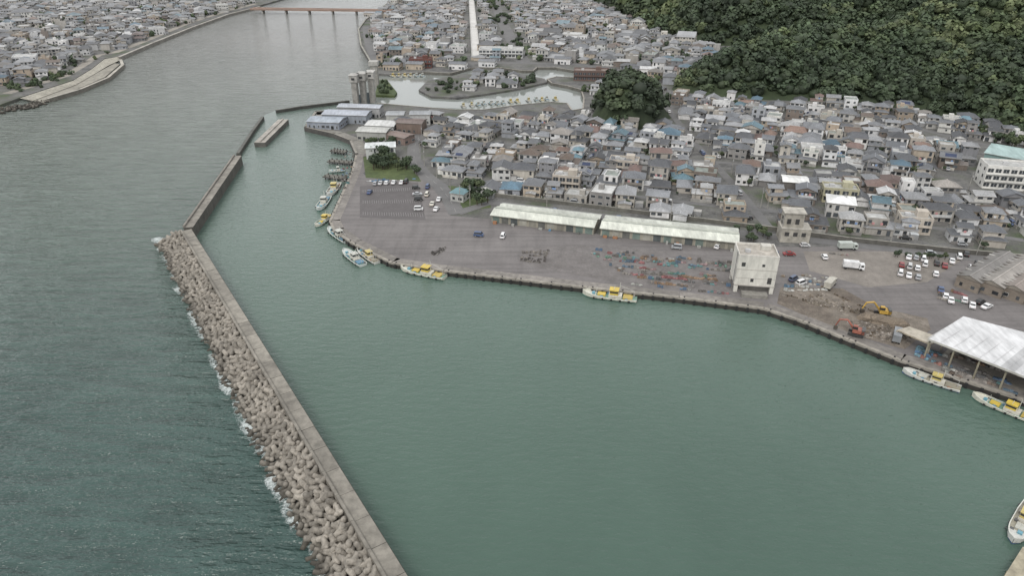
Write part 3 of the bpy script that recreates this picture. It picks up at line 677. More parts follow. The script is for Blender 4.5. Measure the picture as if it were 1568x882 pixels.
pp = GL([(1374, 505), (1425, 527), (1446, 519), (1392, 500)], 5.5); mb.prism(pp, 5.1, 5.5, CONC, (.3, .26, .2), ct=(.34, .31, .26))
for A in pp: mb.box(A[0], A[1], LZ, .35, .35, 3.4, CONC, (.3, .27, .22))
mb.obj('quayside_canopy', STD)
for i in range(4):
    p = G(1478+i*34, 452+i*8-8); q = G(1538+i*34, 412+i*6-6); cx, cy, l, a = seg(p, q); mb = MB()
    mb.box(0, 0, 0, l, 7.2, 4.2, METAL, (.2, .17, .14)); gable(mb, 0, 0, 4.2, l, 7.2, .3, [(.16, .15, .14), (.24, .22, .2), (.2, .17, .15), (.27, .26, .25)][i], METAL, .3, (.22, .2, .17))
    for k in range(7): mb.box((k/6-.5)*l*.9, 0, 4.4, .4, 7.6, .35, METAL, (.33, .32, .3) if k % 2 else (.12, .11, .1))
    openings(mb, l, 7.2, 1, 3, R, 1); mb.obj('old_workshop_shed', STD, (cx, cy, LZ), a)
def block(name, a_, b_, w, d, fl, wc, ang, h=3.3, rc=(.36, .36, .35)):
    x, y = G(a_, b_); mb = MB(); H_ = fl*h; mb.box(0, 0, 0, w, d, H_, WALL, wc)
    for k in range(fl):
        n = int(w/3)
        for i in range(n): c = (i+.5)/n*w-w/2; wquad(mb, 0, w, d, c-1.15, c+1.15, k*h+.9, k*h+2.6, .05, GLASS, (.05, .055, .06)); wquad(mb, 0, w, d, c-.05, c+.05, k*h+.9, k*h+2.6, .08, WALL, (.5, .5, .5))
        n = int(d/4)
        for i in range(n): c = (i+.5)/n*d-d/2; wquad(mb, 3, w, d, c-.7, c+.7, k*h+1, k*h+2.4, .05, GLASS, (.05, .055, .06)); wquad(mb, 1, w, d, c-.7, c+.7, k*h+1, k*h+2.4, .05, GLASS, (.05, .055, .06))
        mb.box(0, -d/2-.5, k*h+.1, w-.4, .9, .2, WALL, wc)
    for (cx, cy, ww, dd) in ((0, -d/2+.15, w, .3), (0, d/2-.15, w, .3), (-w/2+.15, 0, .3, d-.62), (w/2-.15, 0, .3, d-.62)): mb.box(cx, cy, H_, ww, dd, .8, WALL, wc)
    mb.box(0, 0, H_-.02, w-.62, d-.62, .1, CONC, rc); mb.box(w*.2, d*.1, H_+.08, 4, 3.5, 2.4, WALL, wc); mb.box(-w*.25, 0, H_+.08, 2, 1.5, 1.2, METAL, (.4, .4, .4))
    mb.obj(name, STD, (x, y, LZ), ang)
block('school_building', 1560, 286, 34, 11, 3, (.55, .54, .51), radians(-14))
block('office_building', 768, 86, 38, 14, 2, (.5, .5, .49), radians(-5)); block('brick_red_building', 645, 102, 18, 10, 2, (.12, .05, .04), 0, rc=(.1, .05, .045)); block('brown_office_building', 905, 121, 26, 12, 2, (.12, .08, .068), -.1, rc=(.2, .16, .14))
hall('gymnasium', G(1508, 254), G(1610, 274), 20, 9, (.17, .25, .24), (.27, .36, .35), .22)
hall('white_roof_house', G(1262, 325), G(1304, 330), 10, 6.4, (.45, .44, .42), (.6, .6, .59), .3, METAL, fl=2, hip=1.)
hall('white_roof_house', G(1195, 292), G(1232, 295), 9, 6, (.12, .11, .1), (.62, .62, .6), .12, METAL)
block('apartment_building', 1282, 306, 14, 8, 2, (.36, .34, .24), radians(-14), 2.9)
for (a_, b_) in ((868, 286), (1395, 352), (955, 262)): block('apartment_building', a_, b_, R.uniform(11, 14), 7.5, 2, R.choice([(.5, .49, .47), (.4, .36, .31), (.55, .55, .54)]), radians(-14), 2.9)
hall('harbour_office', G(562, 240), G(606, 238), 9, 6, (.42, .43, .42), (.5, .52, .52), .1, METAL, fl=2)
hall('teal_roof_pavilion', G(695, 304), G(714, 307), 6, 4, (.4, .4, .38), (.12, .21, .23), .5, METAL, fl=1, hip=1.)
for i, (p, q, d, wc, rc) in enumerate([((478, 192), (526, 194), 13, (.24, .26, .3), (.27, .3, .34)), ((500, 184), (566, 186), 12, (.25, .27, .3), (.3, .32, .36)), ((522, 176), (585, 178), 9, (.3, .3, .3), (.33, .35, .38)), ((566, 198), (608, 200), 12, (.42, .42, .41), (.45, .45, .44)), ((552, 211), (596, 213), 10, (.3, .3, .28), (.36, .36, .34)), ((612, 200), (650, 202), 10, (.16, .12, .1), (.12, .09, .08)), ((600, 214), (628, 220), 8, (.2, .15, .13), (.15, .11, .095)), ((594, 186), (620, 186), 9, (.35, .35, .33), (.26, .27, .28)), ((630, 188), (660, 188), 9, (.42, .42, .41), (.22, .23, .24))]):
    hall('waterfront_warehouse', G(*p), G(*q), d, 4.2+i % 3, wc, rc, .15)
for (a_, b_) in ((590, 105), (625, 104), (690, 104), (735, 100), (560, 24), (850, 96), (940, 100), (980, 112)): hall('storage_hall', G(a_, b_), G(a_+24, b_+1), 10, 4.5, R.choice(WC), R.choice(RC), .2)
# floodgate
mb = MB(); cc = (.27, .26, .24)
for i, (a_, b_) in enumerate(((546, 158), (558, 155), (571, 152))):
    x, y = G(a_, b_); mb.box(x, y, -1, 3.2, 6, 17, CONC, cc); mb.box(x, y, 16, 5, 7.5, 4, CONC, (.33, .32, .3)); mb.box(x, y, 20, 5.6, 8.2, .4, CONC, (.36, .35, .33)); mb.box(x, y-3.8, 17.3, 2, .12, 1.4, GLASS, (.04, .04, .04))
p, q = G(546, 158), G(571, 152); cx, cy, l, a = seg(p, q); mb.box(cx, cy, 14.5, l, 2.5, 1.4, CONC, cc, a); mb.box(cx, cy, 0, l, .8, 7, METAL, (.12, .14, .15), a)
x, y = G(575, 128); mb.box(x, y, 0, 5, 5, 15, CONC, cc); mb.box(x, y, 15, 6.5, 6.5, 3, CONC, (.33, .32, .3))
mb.obj('floodgate', STD)
# river bridge
mb = MB(); p, q = G(385, 12, 6), G(600, 15, 6); cx, cy, l, a = seg(p, q); oc = (.24, .15, .11)
mb.box(cx, cy, 5.4, l, 9, .4, CONC, (.3, .27, .24), a); mb.box(cx, cy, 5.8, l, 8, .06, CONC, (.15, .15, .15), a)
for s in (-1, 1):
    mb.box(cx-sin(a)*s*4.2, cy+cos(a)*s*4.2, 4.3, l, .4, 1.1, METAL, oc, a); mb.box(cx-sin(a)*s*4.5, cy+cos(a)*s*4.5, 5.8, l, .15, 1.0, METAL, (.3, .21, .17), a)
for i in range(6):
    t = (i+.5)/6-.5; x = cx+cos(a)*l*t; y = cy+sin(a)*l*t; mb.box(x, y, -1, 1.4, 6, 5., CONC, (.26, .25, .23), a); mb.box(x, y, 3.6, 1.8, 8, .8, CONC, (.3, .28, .26), a)
mb.obj('river_bridge', STD)
mb = MB(); wallrun(mb, GL([(742, 302), (752, 300), (920, 320), (1135, 347), (1195, 354)]), .6, LZ, LZ+1.6, c=(.12, .115, .1), ct=(.24, .23, .2)); wallrun(mb, GL([(1240, 362), (1300, 370), (1450, 386), (1568, 397), (1640, 404)]), .6, LZ, LZ+1.8, c=(.1, .095, .085), ct=(.24, .23, .2)); mb.obj('town_seawall', STD)
mb = MB(); wallrun(mb, GL([(398, 10), (350, 22), (292, 43), (235, 66), (183, 88)]), 2.5, -1, LZ+1, c=(.2, .19, .17), ct=(.33, .31, .28)); wallrun(mb, GL([(185, 92), (188, 100), (165, 120), (122, 138), (74, 152)]), 2.2, -1, LZ+.8, c=(.16, .15, .13), ct=(.34, .32, .28)); mb.obj('river_embankment_wall', STD)
pl = [(182, 86), (160, 90), (141, 105), (112, 123), (30, 150)]; pr = [(184, 96), (170, 108), (148, 118), (118, 134), (66, 156)]
A = GL(pl); B = GL(pr, 1.); mb = MB(); nst = 6
for i in range(len(A)-1):
    for k in range(nst):
        t0, t1 = k/nst*.55, (k+1)/nst*.55; z = LZ-.05-k*.12
        mb.face([(*f(A[i], B[i], t0), z), (*f(A[i+1], B[i+1], t0), z), (*f(A[i+1], B[i+1], t1), z), (*f(A[i], B[i], t1), z)], CONC, (.34, .32, .27)); mb.face([(*f(A[i], B[i], t1), z), (*f(A[i+1], B[i+1], t1), z), (*f(A[i+1], B[i+1], t1), z-.12), (*f(A[i], B[i], t1), z-.12)], CONC, (.15, .14, .12))
mb.obj('stepped_revetment', STD)
mb = MB(); mb.prism(GL([(66, 156), (118, 136), (160, 118), (183, 98), (176, 96), (150, 110), (112, 128), (40, 152)], .8), -1, .8, CONC, (.2, .19, .16), ct=(.24, .225, .19)); mb.obj('revetment_promenade', STD)
ribbon('embankment_path', GL([(392, 5), (345, 17), (285, 36), (228, 60), (176, 80), (150, 84), (130, 98), (100, 116), (10, 143)]), 7, LZ+.06, M_quay)
mb = MB(); rb = GL(RB); wallrun(mb, rb, 1.5, -1, LZ+.9, c=(.09, .085, .08), ct=(.25, .24, .21)); wallrun(mb, GL(BASIN_N), 1., -1, LZ+.3, c=(.12, .115, .1), ct=(.26, .24, .21)); mb.obj('basin_quay_wall', STD)

VV = []; QQ = []; CC = []; off = 0
for i in range(120):
    t = R.random(); p = G(72-90*t, 158+16*t+R.uniform(-4, 4), 0); addtet(p[0], p[1], R.uniform(-.3, .6), R.uniform(.9, 1.8), R.uniform(.3, .6))
place('riprap_rocks', quad_mesh('riprap_rocks', np.vstack(VV), np.vstack(QQ), np.vstack(CC), M_rock))

# ------------------------------------------------------------------ garden / park trees, walls, poles
mbw = MB()
for (x, y, a) in L1+L2:
    if R.random() < .4: tree(x+R.uniform(-6, 6), y-5.6+R.uniform(-1, 1), s=R.uniform(.25, .65), name='garden_tree')
    if R.random() < .6: mbw.box(x+sin(a)*5.5, y-cos(a)*5.5, LZ, R.uniform(5, 9), .15, 1.4, CONC, R.choice([(.3, .29, .27), (.2, .19, .18), (.4, .38, .34)]), a)
mbw.obj('garden_wall', STD)
for l, n, s0, s1 in (([(556, 244), (580, 238), (600, 246), (600, 268), (562, 266)], 16, .6, 1.1), ([(600, 246), (630, 252), (640, 270), (600, 262)], 14, .5, .9), ([(690, 286), (745, 292), (750, 314), (716, 318), (716, 300), (692, 292)], 14, .6, 1.1), ([(1125, 352), (1190, 358), (1190, 378), (1135, 374)], 9, .4, .7), ([(800, 230), (830, 232), (830, 242), (800, 240)], 6, .7, 1.1), ([(560, 218), (610, 220), (600, 226), (560, 226)], 8, .5, .8), ([(1370, 392), (1450, 398), (1450, 401), (1370, 395)], 12, .3, .45), ([(1395, 262), (1425, 266), (1425, 276), (1395, 272)], 5, .7, 1.), ([(1500, 200), (1568, 222), (1568, 236), (1500, 212)], 14, .7, 1.1)):
    poly = GL(l); xs = [p[0] for p in poly]; ys = [p[1] for p in poly]; c = 0
    for i in range(3000):
        x = R.uniform(min(xs), max(xs)); y = R.uniform(min(ys), max(ys))
        if inpoly(x, y, poly): tree(x, y, s=R.uniform(s0, s1)); c += 1
        if c >= n: break
mb = MB(); mb.cyl((0, 0, 0), (0, 0, 9.5), .17, .1, 6, CONC, (.25, .24, .22)); mb.box(0, 0, 8.7, 1.8, .1, .1, METAL, (.2, .2, .2)); mb.box(0, 0, 8., 1.4, .1, .1, METAL, (.2, .2, .2)); mb.cyl((.3, 0, 6.9), (.3, 0, 7.7), .22, .22, 6, METAL, (.3, .3, .3)); pole = mb.mesh('utility_pole', STD)
for k in ('back_street', 'lower_street', 'seawall_road', 'town_street', 'harbour_road'):
    pp = GL(roads[k][0])
    for p, q in zip(pp[:-1], pp[1:]):
        cx, cy, l, a = seg(p, q); n = max(1, int(l/28))
        for i in range(n): t = (i+.5)/n; place('utility_pole', pole, (p[0]+(q[0]-p[0])*t-sin(a)*3, p[1]+(q[1]-p[1])*t+cos(a)*3, LZ), a)

# ------------------------------------------------------------------ vehicles
def car_mesh(kind):
    mb = MB(); W = .84
    if kind == 'sedan': prof = [(-2.15, .35), (-2.2, .75), (-1.75, .92), (-1.25, .97), (-.75, 1.42), (.55, 1.45), (1.2, .98), (2.05, .82), (2.2, .6), (2.15, .32)]; gl = (3, 6)
    elif kind == 'van': prof = [(-1.85, .35), (-1.9, .9), (-1.8, 1.1), (-1.65, 1.82), (-1.2, 1.9), (1.0, 1.88), (1.55, 1.1), (1.85, .95), (1.9, .6), (1.85, .32)]; gl = (2, 6)
    else: prof = [(-1.75, .35), (-1.8, .8), (-1.6, .98), (-1.35, 1.5), (-.9, 1.56), (.45, 1.54), (1.0, 1.02), (1.65, .9), (1.8, .6), (1.75, .32)]; gl = (2, 6)
    def wy(z): return W if z < 1.0 else W-.2*(z-1)/.5*.8
    n = len(prof)
    for i in range(n):
        a, b = prof[i], prof[(i+1) % n]; mb.face([(a[0], -wy(a[1]), a[1]), (a[0], wy(a[1]), a[1]), (b[0], wy(b[1]), b[1]), (b[0], -wy(b[1]), b[1])], 0, (1, 1, 1))
    for s in (-1, 1): mb.face([(p[0], s*wy(p[1]), p[1]) for p in prof], 0, (1, 1, 1))
    dk = (.02, .022, .025)
    for i, j in ((gl[0], gl[0]+1), (gl[1]-1, gl[1])):
        a, b = prof[i], prof[j]; nx, nz = -(b[1]-a[1]), (b[0]-a[0]); l = math.hypot(nx, nz); nx, nz = nx/l*.02, nz/l*.02
        ff = lambda t: (a[0]+(b[0]-a[0])*t+nx, a[1]+(b[1]-a[1])*t+nz); u, v = ff(.1), ff(.9)
        mb.face([(u[0], -wy(u[1])+.1, u[1]), (u[0], wy(u[1])-.1, u[1]), (v[0], wy(v[1])-.1, v[1]), (v[0], -wy(v[1])+.1, v[1])], 1, dk)
    zt = prof[4][1]-.1; zb = prof[gl[1]][1]+.05; xa, xb = prof[3][0]+.15, prof[5][0]-.02; xc = prof[gl[1]][0]-.15; xd = prof[gl[0]][0]+.1
    for s in (-1, 1): mb.face([(xd, s*(wy(zb)+.015), zb), (xc, s*(wy(zb)+.015), zb), (xb, s*(wy(zt)+.02), zt), (xa, s*(wy(zt)+.02), zt)], 1, dk)
    for x in (prof[0][0]+.75, prof[-1][0]-.75):
        for s in (-1, 1): mb.cyl((x, s*.66, .32), (x, s*.88, .32), .32, .32, 10, 2, (.02, .02, .02)); mb.cyl((x, s*.88, .32), (x, s*.89, .32), .18, .18, 8, 2, (.35, .35, .35))
    for s in (-1, 1): mb.box(prof[-2][0]-.03, s*.6, .62, .08, .3, .14, 2, (.7, .7, .65)); mb.box(prof[1][0]+.03, s*.62, .68, .08, .22, .16, 2, (.3, .02, .02))
    return mb.mesh('car_'+kind, [M_paint, M_glass, M_fab])
CARS = [car_mesh('sedan'), car_mesh('van'), car_mesh('kei')]
CC_ = [(.6, .6, .6)]*6+[(.3, .31, .32)]*3+[(.03, .03, .03)]*3+[(.42, .42, .42), (.05, .08, .16), (.2, .04, .04), (.08, .1, .15), (.5, .48, .42)]
def car(x, y, a, col=None):
    o = place('parked_car', R.choice(CARS), (x, y, LZ+.11), a); c = col or R.choice(CC_); o.color = (*c, 1)
for (a_, b_) in [(1391, 396), (1402, 397), (1413, 399), (1380, 408), (1392, 411), (1404, 413), (1416, 407), (1378, 421), (1391, 424), (1405, 427), (1434, 405), (1432, 422), (1446, 409), (1457, 402), (1468, 396), (1479, 391), (1487, 412), (1496, 406), (1440, 446), (1447, 456), (1455, 462)]:
    car(*G(a_, b_), radians(R.choice([62, 60, 64])), None if R.random() < .45 else (.6, .6, .6))
for (a_, b_, an) in [(733, 362, -10), (770, 364, 80), (1036, 381, 165), (1098, 380, 60), (654, 300, 85), (662, 314, 85), (672, 307, 85), (655, 288, 85), (668, 322, 80), (637, 289, 5), (639, 299, 5), (641, 307, 5), (575, 283, 85), (583, 282, 85), (592, 282, 85), (603, 281, 85), (615, 281, 85), (622, 280, 85), (566, 296, 85), (641, 322, 5), (1214, 430, 40), (1226, 436, 30), (1208, 391, 0), (1182, 388, 10), (1262, 396, 80), (1232, 378, 0), (1500, 465, 30), (1510, 472, 30), (1488, 470, 60), (1476, 462, 60)]:
    car(*G(a_, b_), radians(an))
for k in ('lower_street', 'back_street', 'seawall_road', 'harbour_road', 'valley_street', 'town_street'):
    pp = GL(roads[k][0])
    for p, q in zip(pp[:-1], pp[1:]):
        cx, cy, l, a = seg(p, q)
        for i in range(int(l/34)): t = R.random(); car(p[0]+(q[0]-p[0])*t+sin(a)*1.2, p[1]+(q[1]-p[1])*t-cos(a)*1.2, a+R.choice([0, pi]))
for (x, y, a) in R.sample(L1+L2, 90): car(x+sin(a)*5.6, y-cos(a)*5.6, a+R.choice([0, pi/2]))
def truck(a_, b_, an, col=(.6, .6, .6)):
    mb = MB(); mb.box(-.8, 0, .9, 5, 2.1, 2.1, 3, col); mb.box(2.75, 0, .5, 1.7, 2.0, 1.9, 3, col, tw=.85); mb.face([(3.6, -.85, 1.35), (3.6, .85, 1.35), (3.5, .8, 2.15), (3.5, -.8, 2.15)], 2, (.03, .03, .03)); mb.box(.3, 0, .5, 6, .9, .35, 3, (.05, .05, .05))
    for s in (-1, 1): mb.box(2.8, s*1.0, 1.4, .9, .04, .7, 2, (.03, .03, .03))
    for x in (-2.4, 2.5):
        for s in (-1, 1): mb.cyl((x, s*.75, .45), (x, s*1.05, .45), .45, .45, 10, 5, (.02, .02, .02))
    x, y = G(a_, b_); mb.obj('box_truck', STD, (x, y, LZ+.06), radians(an))
truck(1305, 412, -15); truck(1270, 440, 50, (.4, .38, .33)); truck(1296, 382, 0, (.4, .43, .4)); truck(1372, 520, 60, (.2, .21, .22))
def excavator(a_, b_, an, col):
    mb = MB(); dk = (.04, .04, .04)
    for s in (-1, 1):
        mb.box(0, s*1.1, .1, 3.6, .55, .75, 3, dk)
        for x in (-1.8, 1.8): mb.cyl((x, s*.83, .48), (x, s*1.38, .48), .38, .38, 10, 3, dk)
    mb.box(0, 0, .6, 2, 1.6, .5, 3, dk); mb.box(-.5, 0, 1.1, 3.2, 2.5, 1.0, 3, col); mb.box(-1.7, 0, 1.2, .9, 2.5, 1.3, 3, (.08, .08, .08)); mb.box(.55, .75, 2.1, 1.4, 1.0, 1.3, 3, col, tw=.85); mb.box(.55, .75, 2.3, 1.44, 1.04, .8, 2, (.03, .03, .03))
    def arm(p, q, w): mb.cyl(p, q, w, w*.75, 6, 3, col)
    arm((.9, -.3, 1.6), (3.0, -.3, 4.0), .36); arm((3.0, -.3, 4.0), (5.0, -.3, 3.6), .3); arm((5.0, -.3, 3.7), (5.8, -.3, 1.4), .24); mb.cyl((1.4, -.3, 1.7), (3.1, -.3, 3.4), .1, .1, 6, 3, (.3, .3, .3))
    mb.prism([(5.1, -.9), (6.2, -.9), (6.2, .3), (5.1, .3)], .4, 1.4, 3, (.07, .06, .05)); x, y = G(a_, b_); mb.obj('excavator', STD, (x, y, LZ+.3), radians(an))
excavator(1350, 484, 165, (.46, .29, .06)); excavator(1310, 514, 150, (.28, .1, .07))

# ------------------------------------------------------------------ boats
def boat_mesh(style):
    mb = MB(); L_ = 15.; B_ = 1.75; S = 12; hullc = [(.5, .49, .42), (.45, .48, .46), (.5, .5, .47)][style]; deck = [(.16, .26, .21), (.14, .24, .22), (.3, .28, .22)][style]; yc = [(.5, .37, .07), (.42, .42, .38), (.44, .36, .13)][style]
    prof = []
    for i in range(S+1):
        t = i/S; x = -L_/2+t*L_; b = B_*(1 if t < .6 else math.sqrt(max(0, 1-((t-.6)/.4)**2.0)))*(.86+.14*min(1, t*4)); sh = .95+1.3*max(0, t-.45)**1.6*2+(.1 if t < .1 else 0)
        prof.append((x, max(b, .04), sh))
    for i in range(S):
        a, b = prof[i], prof[i+1]
        for s in (-1, 1):
            A = [(a[0], s*a[1]*.72, -.3), (b[0], s*b[1]*.62, -.3), (b[0], s*b[1]*.92, .35), (a[0], s*a[1]*.95, .35)]; mb.face(A, 0, (.06, .18, .15) if style < 2 else (.05, .09, .22))
            mb.face([(a[0], s*a[1]*.95, .35), (b[0], s*b[1]*.92, .35), (b[0], s*b[1], b[2]), (a[0], s*a[1], a[2])], 0, hullc)
            mb.face([(a[0], s*a[1], a[2]), (b[0], s*b[1], b[2]), (b[0], s*max(b[1]-.16, .01), b[2]+.02), (a[0], s*max(a[1]-.16, .01), a[2]+.02)], 0, (.55, .55, .5))
            mb.face([(a[0], s*(a[1]-.16), a[2]), (b[0], s*max(b[1]-.16, .01), b[2]), (b[0], s*max(b[1]-.16, .01), b[2]-.4), (a[0], s*(a[1]-.16), a[2]-.4)], 0, hullc)
        mb.face([(a[0], -a[1]+.1, a[2]-.38), (b[0], -max(b[1]-.1, 0), b[2]-.38), (b[0], max(b[1]-.1, 0), b[2]-.38), (a[0], a[1]-.1, a[2]-.38)], 0, deck if i < 9 else hullc)
    a = prof[0]; mb.face([(a[0], -a[1]*.72, -.3), (a[0], a[1]*.72, -.3), (a[0], a[1], a[2]), (a[0], -a[1], a[2])], 0, hullc)
    mb.box(-1.6, 0, .6, 3.6, 1.9, 1.0, 0, (.5, .48, .42)); mb.box(-1.2, 0, 1.6, 2.3, 1.8, 1.5, 0, yc, tw=.9, td=.9); mb.box(-1.2, 0, 2.2, 2.25, 1.75, .55, 1, (.03, .03, .03)); mb.box(-1.2, 0, 3.12, 2.6, 2.0, .1, 0, yc)
    mb.box(-5.0, 0, .65, 2.6, 2.2, .5, 0, [(.4, .3, .08), (.1, .2, .28), (.25, .23, .18)][style]); mb.box(2.2, 0, .7, 2.2, 1.5, .55, 0, yc if style == 0 else (.38, .38, .34)); mb.box(4.4, .3, 1.0, .8, .8, .6, 0, (.12, .27, .33))
    for k in range(7): mb.box(-6.4+k*1.7, (k % 2-.5)*2.0, .65, .8, .6, .4, 0, R.choice([(.3, .28, .25), (.1, .2, .28), (.3, .15, .09), (.08, .08, .08)]))
    mb.cyl((-2.7, 0, 1.6), (-2.7, 0, 5.6), .08, .05, 6, 0, (.5, .5, .45)); mb.cyl((-2.7, 0, 4.6), (-6.6, 0, 3.2), .05, .04, 5, 0, (.4, .4, .38)); mb.cyl((-6.6, 0, .9), (-6.6, 0, 3.3), .06, .05, 5, 0, (.4, .4, .38)); mb.cyl((3.6, 0, .9), (3.6, 0, 3.2), .06, .04, 5, 0, (.5, .5, .45)); mb.cyl((-1.2, -.8, 3.5), (-1.2, .8, 3.5), .05, .05, 5, 0, (.5, .5, .5))
    for k in range(5):
        for s in (-1, 1): mb.cyl((-5.5+k*2.4, s*1.68, .55), (-5.5+k*2.4, s*1.88, .55), .3, .3, 8, 1, (.03, .03, .03))
    return mb.mesh('fishing_boat', [M_gel, M_glass])
BOATS = [boat_mesh(i) for i in range(3)]
def boat(b, s, st, beam=1.15):
    p, q = G(*b, 0), G(*s, 0); cx, cy, l, a = seg(q, p); k = l/15; place('fishing_boat', BOATS[st], (cx, cy, .05), a, (k, max(k, .8)*beam, max(k*.9, .8)))
for b, s, st in (((614, 413), (682, 427), 0), ((892, 451), (975, 461), 0), ((1381, 570), (1470, 599), 2), ((1487, 608), (1590, 650), 0), ((527, 386), (556, 408), 1), ((549, 383), (578, 404), 2), ((504, 352), (532, 372), 1), ((484, 349), (507, 330), 0), ((488, 324), (502, 303), 1), ((504, 302), (517, 282), 2), ((1549, 834), (1580, 776), 2), ((504, 264), (528, 262), 1)):
    boat(b, s, st)
for i in range(17):
    a_ = 700+i*9.8+R.uniform(-2, 2); b_ = 165.0-i*.75+R.uniform(-1, 1)
    if R.random() < .85: boat((a_, b_-3.2), (a_+R.uniform(3, 7), b_+.2), R.randrange(3), 1.)
for i in range(6): boat((598+i*9, 116), (605+i*9, 118), R.randrange(3))

# ------------------------------------------------------------------ nets, traps, crates, rubble
NC = [(.22, .1, .1), (.1, .19, .19), (.09, .14, .21), (.22, .15, .1), (.28, .28, .26), (.14, .11, .09), (.24, .17, .17), (.11, .18, .14), (.1, .1, .1), (.18, .165, .15), (.24, .22, .2), (.09, .13, .17), (.13, .12, .11), (.2, .18, .16), (.16, .15, .14)]
def mound(mb, x, y, w, d, h, c):
    n = 7; ring = [[(x+cos(i*2*pi/n)*w/2*r*R.uniform(.8, 1.15), y+sin(i*2*pi/n)*d/2*r*R.uniform(.8, 1.15), z) for i in range(n)] for r, z in ((1, .0), (.85, h*.6), (.4, h*R.uniform(.9, 1.1)))]
    for a, b in zip(ring[:-1], ring[1:]):
        for i in range(n): j = (i+1) % n; g = R.uniform(.75, 1.2); mb.face([a[i], a[j], b[j], b[i]], FAB, tuple(q*g for q in c))
    mb.face(ring[-1], FAB, c)
def gear(name, l, rows, cols, fill=.85, pal=NC, sz=1.):
    A, B, C, D = GL(l); mb = MB()
    for i in range(rows):
        prev = R.choice(pal); run = 0; on = True
        for j in range(cols):
            run -= 1
            if run <= 0: on = R.random() < fill; run = R.randrange(1, 6)
            if not on or R.random() < .12: continue
            if R.random() < .35: prev = R.choice(pal)
            u = (j+R.uniform(.3, .7))/cols; v = (i+R.uniform(.4, .6))/rows
            x = (A[0]*(1-u)+B[0]*u)*(1-v)+(D[0]*(1-u)+C[0]*u)*v; y = (A[1]*(1-u)+B[1]*u)*(1-v)+(D[1]*(1-u)+C[1]*u)*v
            a = math.atan2(B[1]-A[1], B[0]-A[0])+R.uniform(-.2, .2); mb.at(x, y, LZ+.06, a)
            if R.random() < .5: mound(mb, 0, 0, R.uniform(1., 2.)*sz, R.uniform(.8, 1.4)*sz, R.uniform(.3, .8)*sz, prev)
            else:
                w = R.uniform(.7, 1.4)*sz; h = R.uniform(.3, .9)*sz; mb.box(0, 0, 0, w, w*.7, h, FAB, prev)
                for k in range(3): mb.box((k-1)*w*.33, 0, h, .12, w*.7, .12, FAB, tuple(q*.4 for q in prev))
    mb.obj(name, STD)
gear('fishing_net_bundles', [(880, 378), (1122, 402), (1122, 418), (930, 400)], 5, 50, .6)
gear('fishing_net_bundles', [(928, 404), (1118, 424), (1116, 440), (965, 426)], 5, 42, .55)
gear('fish_crate_stacks', [(968, 428), (1118, 443), (1116, 453), (966, 438)], 2, 26, .5)
gear('anchor_stack', [(800, 385), (842, 383), (834, 405), (796, 400)], 8, 8, .8, [(.12, .11, .1), (.2, .18, .16), (.09, .08, .075)], .7)
gear('anchor_stack', [(660, 388), (682, 376), (684, 382), (664, 394)], 4, 6, .9, [(.16, .15, .14), (.1, .09, .085)], .75)
gear('quayside_gear', [(530, 222), (545, 226), (535, 285), (517, 300)], 16, 3, .55)
gear('quayside_gear', [(1405, 530), (1450, 545), (1440, 562), (1400, 545)], 4, 8, .9, [(.08, .15, .24), (.24, .12, .1), (.12, .2, .24), (.3, .3, .28)])
gear('quayside_gear', [(1450, 552), (1560, 590), (1556, 612), (1440, 570)], 4, 18, .6)
gear('market_gear', [(1450, 545), (1600, 592), (1600, 560), (1480, 525)], 7, 20, .7)
gear('yard_clutter', [(1196, 416), (1280, 426), (1278, 446), (1200, 448)], 6, 14, .4, [(.4, .4, .38), (.1, .16, .22), (.2, .16, .12), (.3, .28, .25)])
gear('yard_clutter', [(1225, 374), (1300, 382), (1300, 394), (1225, 386)], 3, 12, .4)
gear('yard_clutter', [(1440, 440), (1480, 452), (1475, 470), (1435, 458)], 5, 8, .6)
gear('park_clutter', [(560, 272), (640, 268), (640, 276), (560, 280)], 2, 18, .5, [(.4, .4, .4), (.1, .17, .25), (.15, .14, .12)])
gear('driftwood_debris', [(1190, 452), (1300, 480), (1390, 500), (1280, 450)], 10, 34, .45, [(.14, .11, .08), (.22, .19, .15), (.09, .07, .05), (.27, .24, .21)], .5)
gear('rubble_pile', [(1300, 490), (1400, 505), (1390, 530), (1310, 515)], 9, 28, .7, [(.24, .21, .18), (.14, .11, .08), (.3, .27, .24), (.2, .17, .14)], .6)
mb = MB()
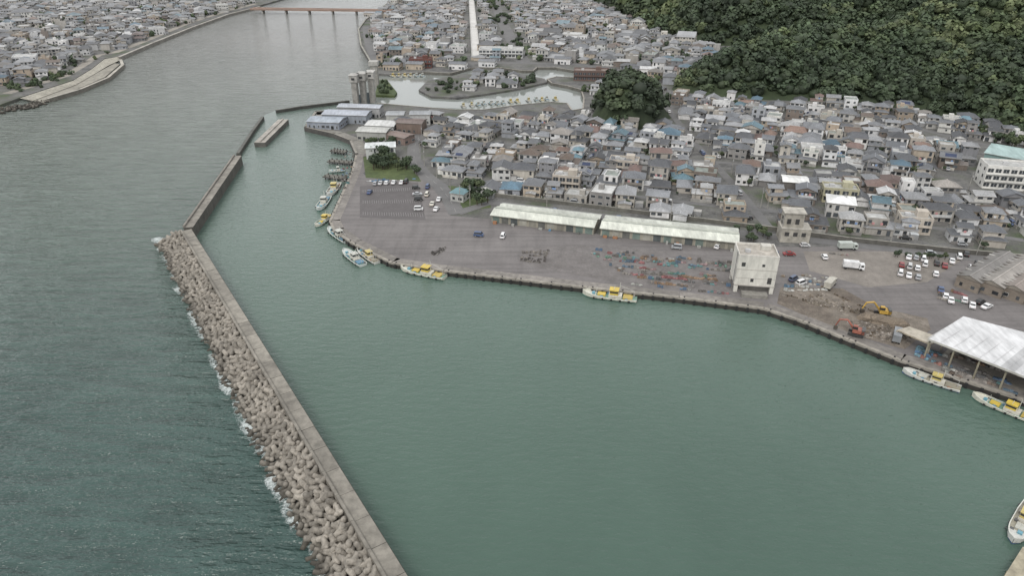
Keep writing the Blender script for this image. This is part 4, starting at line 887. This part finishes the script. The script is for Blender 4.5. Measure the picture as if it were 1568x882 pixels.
for i in range(6): x, y = G(1330+i*9, 488+i*2); mb.at(x, y, LZ+.05); mound(mb, 0, 0, 7, 5, 1.8, (.15, .12, .09))
mb.obj('earth_mound', STD)

# ------------------------------------------------------------------ camera + light
cam = bpy.data.cameras.new('camera'); co = bpy.data.objects.new('camera', cam); bpy.context.scene.collection.objects.link(co)
cam.sensor_width = 36; cam.lens = 36*FOC/1568; cam.clip_end = 12000; cam.clip_start = 1
co.location = (0, 0, ALT); co.rotation_euler = (pi/2-PIT, 0, 0); bpy.context.scene.camera = co
w = bpy.data.worlds.new('World'); bpy.context.scene.world = w; w.use_nodes = True; nt = w.node_tree
sky = nt.nodes.new('ShaderNodeTexSky'); sky.sky_type = 'NISHITA'; sky.sun_disc = False; sky.sun_elevation = radians(50); sky.sun_rotation = radians(205); sky.air_density = 1; sky.dust_density = 4
hs = nt.nodes.new('ShaderNodeHueSaturation'); hs.inputs['Saturation'].default_value = .3
nt.links.new(sky.outputs[0], hs.inputs['Color'])
tc = nt.nodes.new('ShaderNodeTexCoord'); cl = noise_n(nt, tc.outputs['Generated'], 2.2, 4, .55)
cloud = ramp(nt, cl, [(.3, (.8, .81, .82)), (.7, (1, 1, 1))])
sc7 = mixc(nt, cloud, (10.4, 10.5, 10.6), 1., 'MULTIPLY')
deck = mixc(nt, hs.outputs[0], sc7, .78)
nt.links.new(deck, nt.nodes['Background'].inputs[0]); nt.nodes['Background'].inputs[1].default_value = .15
sl = bpy.data.lights.new('sun', 'SUN'); sl.energy = 1.5; sl.angle = radians(20); sl.color = (1, .97, .92); so = bpy.data.objects.new('sun', sl); bpy.context.scene.collection.objects.link(so)
so.rotation_euler = Vector((cos(radians(50))*sin(radians(205)), cos(radians(50))*cos(radians(205)), sin(radians(50)))).to_track_quat('Z', 'Y').to_euler()
sc = bpy.context.scene; sc.view_settings.view_transform = 'Standard'; sc.view_settings.look = 'None'; sc.view_settings.exposure = 0
print('objects', len(bpy.data.objects), 'houses', len(L1)+len(L2))
